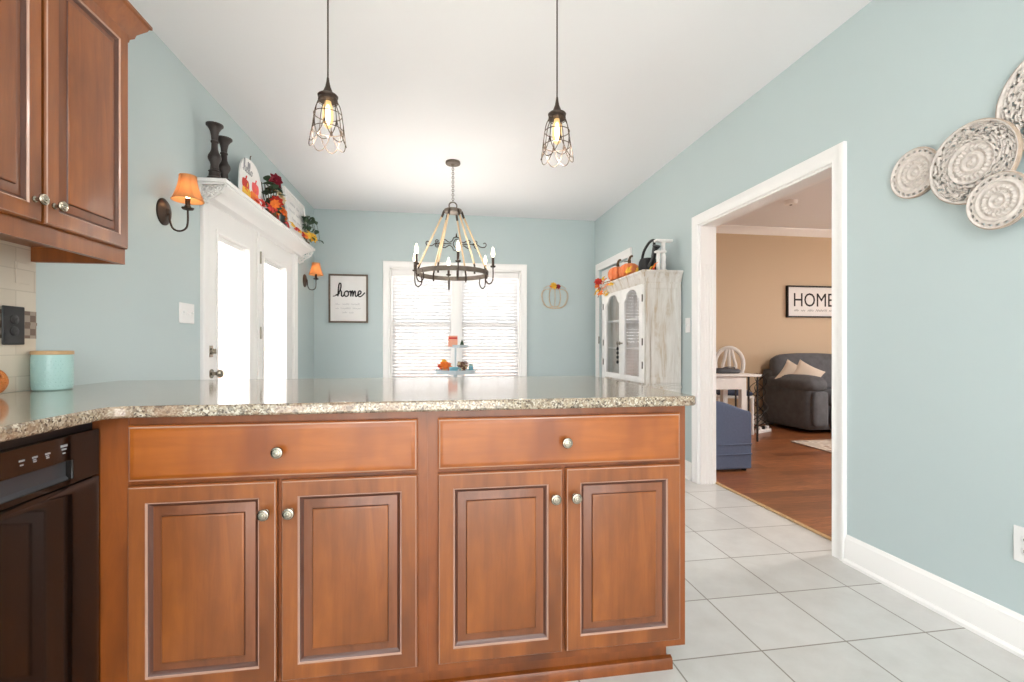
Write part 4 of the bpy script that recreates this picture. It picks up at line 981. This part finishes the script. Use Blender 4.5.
# ------------------------------------------------------------------ carved medallions on the right wall
def medallion(y, z, R, big, label, off=0.0):
    r = thing('wall_medallion', label, 'wall decor', (XR - off, y, z), -PI / 2, 'carved wall medallions')
    nr, nt = (84, 264) if big else (60, 200)
    bm = B(); V = {}
    def hgt(p, a):
        if p > .93: return .010 + .004 * math.cos((p - .965) / .035 * PI / 2)
        if big:
            if p < .52: return .009 + .004 * math.sin(p * 40) + .002 * math.cos(24 * a) * (1 if .28 < p < .45 else 0)
            return .008 + .003 * math.cos(16 * a + 9 * math.sin(p * 14))
        if p < .75: return .009 + .0035 * math.sin(p * 30) + .002 * math.cos(20 * a) * (1 if .3 < p < .55 else 0)
        return .008
    rnd = random.Random(int(y * 1000))
    dots = [(.54, 20, .024, .045), (.635, 26, .030, .040), (.715, 24, .034, .062), (.80, 32, .030, .045), (.88, 30, .032, .066)] if big else [(.855, 22, .040, .075)]
    jit = {(d, q): (rnd.uniform(-.012, .012), rnd.uniform(-.25, .25), rnd.uniform(.75, 1.2)) if big and d else (0, 0, 1) for d in range(len(dots)) for q in range(40)}
    def hole(p, a):
        for d, (pc, cnt, rp, ra) in enumerate(dots):
            if abs(p - pc) > rp + .02: continue
            u = a / (2 * PI) * cnt + .5 * (d % 2); q = int(u); jp, ja, js = jit[(d, q % cnt)]
            da = (u - q - .5 - ja * .5) / cnt * 2 * PI * pc; dp = p - pc - jp
            if d in (2, 4): dp, da = dp + .45 * da * (1 if q % 2 else -1), da
            if (dp / (rp * js)) ** 2 + (da / (ra * js)) ** 2 < 1: return True
        return False
    def vert(i, k):
        k %= nt; key = (i, k)
        if key not in V:
            p = max(.004, i / nr); a = 2 * PI * k / nt; V[key] = bm.verts.new((R * p * math.cos(a), -hgt(p, a), R * p * math.sin(a)))
        return V[key]
    for i in range(nr):
        for k in range(nt):
            if hole((i + .5) / nr, 2 * PI * (k + .5) / nt): continue
            f = bm.faces.new((vert(i, k), vert(i, k + 1), vert(i + 1, k + 1), vert(i + 1, k))); f.material_index = 1 if i >= nr - 2 else 0
    o = obj('carved_disc', bm, ('medal', 'medalrim'), r); o.location = (0, -.006, 0)
    s = o.modifiers.new('solid', 'SOLIDIFY'); s.thickness = .010; s.offset = -1
    bm = B(); lathe(bm, [(R * .985, 0), (R, .003), (R, .011), (R * .985, .013), (R * .95, .012), (R * .95, 0), (R * .985, 0)], 72, RX90, cap=False); obj('rim', bm, 'medalrim', r)
medallion(1.708, 1.820, .104, False, 'smallest carved whitewashed medallion, leftmost of the wall cluster')
medallion(1.478, 1.775, .153, True, 'openwork carved whitewashed medallion in the middle of the wall cluster', .018)
o = medallion(1.380, 1.600, .100, False, 'carved whitewashed medallion, lowest of the wall cluster', .036)
medallion(1.222, 1.915, .19, True, 'large openwork carved medallion cut by the photo edge, highest of the wall cluster')

# ------------------------------------------------------------------ living room
r = thing('framed_sign', 'black framed HOME sign above the sofa on the tan wall', 'sign', (5.26, YB, 1.48))
bm = B(); box(bm, -.45, .45, -.015, -.001, .01, .43); obj('panel', bm, 'paper', r)
bm = B(); plate(bm, rect(-.465, .465, 0, .442), [rect(-.447, .447, .018, .424)], -.04, -.001, 'y'); obj('frame', bm, 'black', r, .002)
text_mesh('lettering', 'HOME', .27, 'black', r, Matrix.Translation((-.035, -.0155, .155)) @ RX90, sx=.86)
bm = B(); squiggle_line(bm, -.34, .36, .085, .035, -.016, .002, 31); obj('small_lettering', bm, 'slot', r)
r = thing('smoke_detector', 'round white smoke detector on the living room ceiling', 'smoke detector', (3.92, 4.71, H))
bm = B(); lathe(bm, [(.03, -.045), (.055, -.04), (.068, -.02), (.07, 0)], 28); obj('housing', bm, 'plate', r)
bm = B(); ball(bm, (.0, 0, -.044), .016, .016, .008, 12); obj('sensor', bm, 'slot', r)
def rbox(bm, x0, x1, y0, y1, z0, z1, r=.04, puff=0.0, n=7, m=I4, mi=0):
    """soft rounded cushion block"""
    b2 = bmesh.new(); bmesh.ops.create_grid(b2, x_segments=1, y_segments=1, size=1); b2.free()
    cx, cy, cz = (x0 + x1) / 2, (y0 + y1) / 2, (z0 + z1) / 2; hx, hy, hz = (x1 - x0) / 2, (y1 - y0) / 2, (z1 - z0) / 2
    V = {}
    def pt(a, b, c):
        key = (a, b, c)
        if key in V: return V[key]
        u = [2 * t / n - 1 for t in (a, b, c)]
        # remap for dense corners
        u = [math.copysign(abs(t) ** .6, t) for t in u]
        p = Vector((u[0] * hx, u[1] * hy, u[2] * hz)); rr = min(r, hx, hy, hz)
        inner = Vector((max(-hx + rr, min(hx - rr, p.x)), max(-hy + rr, min(hy - rr, p.y)), max(-hz + rr, min(hz - rr, p.z))))
        d = p - inner; p = inner + (d.normalized() * rr if d.length > 1e-9 else d)
        if puff:
            f = [1 - t * t for t in u]
            p += Vector((math.copysign(1, u[0]) * puff * f[1] * f[2] * (abs(u[0]) == 1), math.copysign(1, u[1]) * puff * f[0] * f[2] * (abs(u[1]) == 1), math.copysign(1, u[2]) * puff * f[0] * f[1] * (abs(u[2]) == 1)))
        V[key] = bm.verts.new(m @ (p + Vector((cx, cy, cz)))); return V[key]
    for a in range(n):
        for b in range(n):
            for c, fl in ((0, 0), (n, 1)):
                for q in (((a, b, c), (a + 1, b, c), (a + 1, b + 1, c), (a, b + 1, c)), ((a, c, b), (a + 1, c, b), (a + 1, c, b + 1), (a, c, b + 1)), ((c, a, b), (c, a + 1, b), (c, a + 1, b + 1), (c, a, b + 1))):
                    f = bm.faces.new([pt(*p) for p in q]); f.material_index = mi
def pillow(bm, hs, t, m, n=14):
    for sgn in (-1, 1):
        V = [[None] * (n + 1) for _ in range(n + 1)]
        for a in range(n + 1):
            for b in range(n + 1):
                u, v_ = 2 * a / n - 1, 2 * b / n - 1
                pin = 1 - .10 * (1 - v_ * v_) * abs(u) ** 3, 1 - .10 * (1 - u * u) * abs(v_) ** 3
                V[a][b] = bm.verts.new(m @ Vector((u * hs * pin[0], sgn * t * ((1 - u * u) * (1 - v_ * v_)) ** .45, v_ * hs * pin[1])))
        for a in range(n):
            for b in range(n): bm.faces.new((V[a][b], V[a + 1][b], V[a + 1][b + 1], V[a][b + 1]))
# sofa: local x along its width, -y is its front
sr = thing('sofa', 'charcoal suede sofa with plump pillow arms below the HOME sign', 'sofa', (4.46, 5.05, 0), 0)
bm = B(); rbox(bm, .02, 1.95, .02, .78, .04, .36, .04); rbox(bm, -.06, 1.95, .58, .79, .3, .78, .06); obj('base', bm, 'charcoal', sr)
for x in (0, 1.72):
    mm = Matrix.Rotation(.10 if x == 0 else -.1, 4, 'Z')
    mm = Matrix.Translation((x, 0, 0)) @ mm; x = 0
    bm = B(); rbox(bm, x, x + .26, .0, .78, .04, .58, .07, m=mm); rbox(bm, x - .02, x + .29, -.03, .72, .50, .70, .10, .02, m=mm); rbox(bm, x + .03, x + .24, -.05, .02, .1, .52, .03, .01, m=mm); obj('arm', bm, 'charcoal', sr)
for k in range(2):
    x = .29 + k * .715
    bm = B(); rbox(bm, x, x + .705, -.06, .62, .32, .50, .07, .02); obj('seat_cushion', bm, 'charcoal', sr)
    bm = B(); mm = Matrix.Translation((0, .5, .45)) @ Matrix.Rotation(-.2, 4, 'X'); rbox(bm, x - (.30 if k == 0 else 0), x + .70, -.08, .16, .0, .52, .09, .03, m=mm); obj('back_cushion', bm, 'charcoal', sr)
    bm = B(); rbox(bm, x, x + .705, -.05, .02, .08, .33, .03, .01); obj('footrest_panel', bm, 'charcoal', sr)
for k, (x, label) in enumerate(((.40, 'beige linen throw pillow leaning on the sofa arm, front one'), (.30, 'pale beige throw pillow behind the front pillow on the sofa'))):
    r = thing('throw_pillow', label, 'pillow', (4.68 - .10 * k, 5.36 + k * .10, .57), -.5)
    bm = B(); mm = Matrix.Translation((0, 0, .13)) @ Matrix.Rotation(-.35, 4, 'X') @ Matrix.Rotation(.55, 4, 'Y'); pillow(bm, .16, .065, mm); obj('cushion', bm, 'beige', r)
# desk
dr = thing('desk', 'white writing desk behind the blue upholstered chair', 'desk', (2.77, 4.70, 0))
bm = B(); box(bm, -.0, .64, 0, .44, .745, .77); obj('desktop', bm, 'white', dr, .004)
bm = B(); box(bm, .03, .61, .025, .415, .60, .745); obj('apron', bm, 'white', dr, .002)
for x in (.03, .55):
    for y in (.02, .36):
        bm = B(); prism(bm, [(x, 0), (x + .05, 0), (x + .06, .6), (x, .6)], y, y + .06, 'y'); obj('leg', bm, 'white', dr)
r = thing('side_table', 'narrow white shelf table between desk and sofa', 'table', (3.425, 4.76, 0))
bm = B(); box(bm, 0, .17, 0, .3, .735, .76); obj('tabletop', bm, 'white', r, .003)
for x in (.02, .13):
    for y in (.02, .25):
        bm = B(); box(bm, x, x + .015, y, y + .015, 0, .735); obj('leg', bm, 'blackplastic', r)
def shield_chair(loc, rz, label, mat, zs=0.0):
    r = thing('dining_chair', label, 'chair', loc, rz)
    bm = B(); rbox(bm, -.22, .22, -.22, .22, .43, .47, .02); obj('seat_frame', bm, 'white', r)
    bm = B(); rbox(bm, -.2, .2, -.2, .2, .465, .52, .025, .01); obj('seat_cushion', bm, 'navy', r)
    for x in (-.19, .19):
        for y in (-.19, .19):
            bm = B(); tube(bm, [(x * 1.03, y * 1.03, 0), (x, y, .44)], [.014, .022], 10); obj('leg', bm, 'white', r)
    def oval(w_, h_, cz, nn=28): return [(w_ * math.cos(2 * PI * k / nn), .0, cz + h_ * (math.sin(2 * PI * k / nn)) * (1.0 if math.sin(2 * PI * k / nn) > 0 else 1.15)) for k in range(nn)]
    mm = Matrix.Translation((0, .2, .0)) @ Matrix.Rotation(-.08, 4, 'X')
    bm = B(); tube(bm, oval(.17, .21, .85), .027, 8, True, m=mm); 
    for x in (-.16, .16): tube(bm, [(x, 0, .44), (x, 0, .84)], .018, 8, m=mm)
    for x in (-.06, 0, .06): tube(bm, smoothpts([(x * .4, 0, .64), (x * 1.3, 0, .8), (x * .9, 0, .92), (x * .5, 0, 1.04)], 5), .022, 8, m=mm)
    obj('backrest', bm, mat, r); return r
shield_chair((3.69, 5.43, 0), -.45, 'white carved shield-back chair with navy seat tucked behind the writing desk', 'white')
r = thing('handbag', 'flat grey folded bag lying on the writing desk', 'bag', (3.24, 4.90, .77))
bm = B(); rbox(bm, -.14, .14, -.09, .09, 0, .05, .024, .012); obj('body', bm, 'charcoal', r)
bm = B(); tube(bm, smoothpts([(-.08, -.05, .05), (-.05, -.08, .07), (.05, -.08, .07), (.08, -.05, .05)], 5), .006, 6); obj('strap', bm, 'charcoal', r)
r = thing('cable_bundle', 'tangled black cables hanging beside the sofa', 'cables', (4.16, 5.56, 0))
bm = B()
for k in range(5):
    pts = [(.1 * math.sin(k * 2 + j * 1.3), .05 * math.cos(k + j), max(.006, .72 - j * .09)) for j in range(9)] + [(.15 * math.sin(k), .1, .006)]
    tube(bm, smoothpts(pts, 5), .005, 6)
obj('cables', bm, 'blackplastic', r)
r = thing('power_strip', 'white power strip with plugs on the wood floor', 'power strip', (4.02, 5.30, 0), .4)
bm = B(); box(bm, -.14, .14, -.03, .03, 0, .04); obj('strip', bm, 'plate', r, .005)
for k in range(3):
    bm = B(); box(bm, -.1 + k * .08, -.06 + k * .08, -.02, .02, .04, .075); obj('plug', bm, 'plate' if k != 1 else 'blackplastic', r, .004)
# blue upholstered chair: its side faces the kitchen
r = thing('armchair', 'slate blue skirted armchair just inside the doorway', 'armchair', (2.19, 3.67, 0))
bm = B(); arm = [(0, .02), (.49, .02), (.49, .50), (.475, .515), (.40, .535), (.30, .575), (.22, .60), (.1, .61), (.0, .61)]
prism(bm, arm, 0, .16, 'y'); obj('arm', bm, 'bluefab', r, .015, 3)
bm = B(); prism(bm, arm, .62, .78, 'y'); obj('arm', bm, 'bluefab', r, .015, 3)
bm = B(); rbox(bm, .0, .16, .02, .76, .1, .85, .05, .01); obj('backrest', bm, 'bluefab', r)
bm = B(); rbox(bm, .12, .50, .165, .615, .25, .47, .05, .02); obj('seat_cushion', bm, 'bluefab', r)
bm = B()
for z in (.15, .235): tube(bm, [(.0, -.002, z), (.488, -.002, z)], .006, 6)
obj('piping', bm, 'bluefab', r)
for x in (.05, .44):
    for y in (.04, .72):
        bm = B(); lathe(bm, [(.018, 0), (.024, .03)], 10, Matrix.Translation((x, y, 0))); obj('foot', bm, 'black', r)
bm = B(); box(bm, 3.92, 6.3, 3.2, 4.72, .0005, .012)
tag(obj('area_rug', bm, 'rug', None, .004), 'patterned cream and brown area rug on the living room wood floor', 'rug')

# unseen fixture added behind the camera to carry the kitchen fill light
r = thing('ceiling_light', 'flat white ceiling light fixture in the kitchen', 'ceiling light', (.3, -.7, H - .1))
bm = B(); plate(bm, rect(-.62, .62, -.2, .2), [rect(-.58, .58, -.165, .165)], -.02, .1, 'z'); obj('frame', bm, 'trim', r, .004)
bm = B(); box(bm, -.58, .58, -.165, .165, .03, .04); obj('diffuser', bm, 'sun', r)
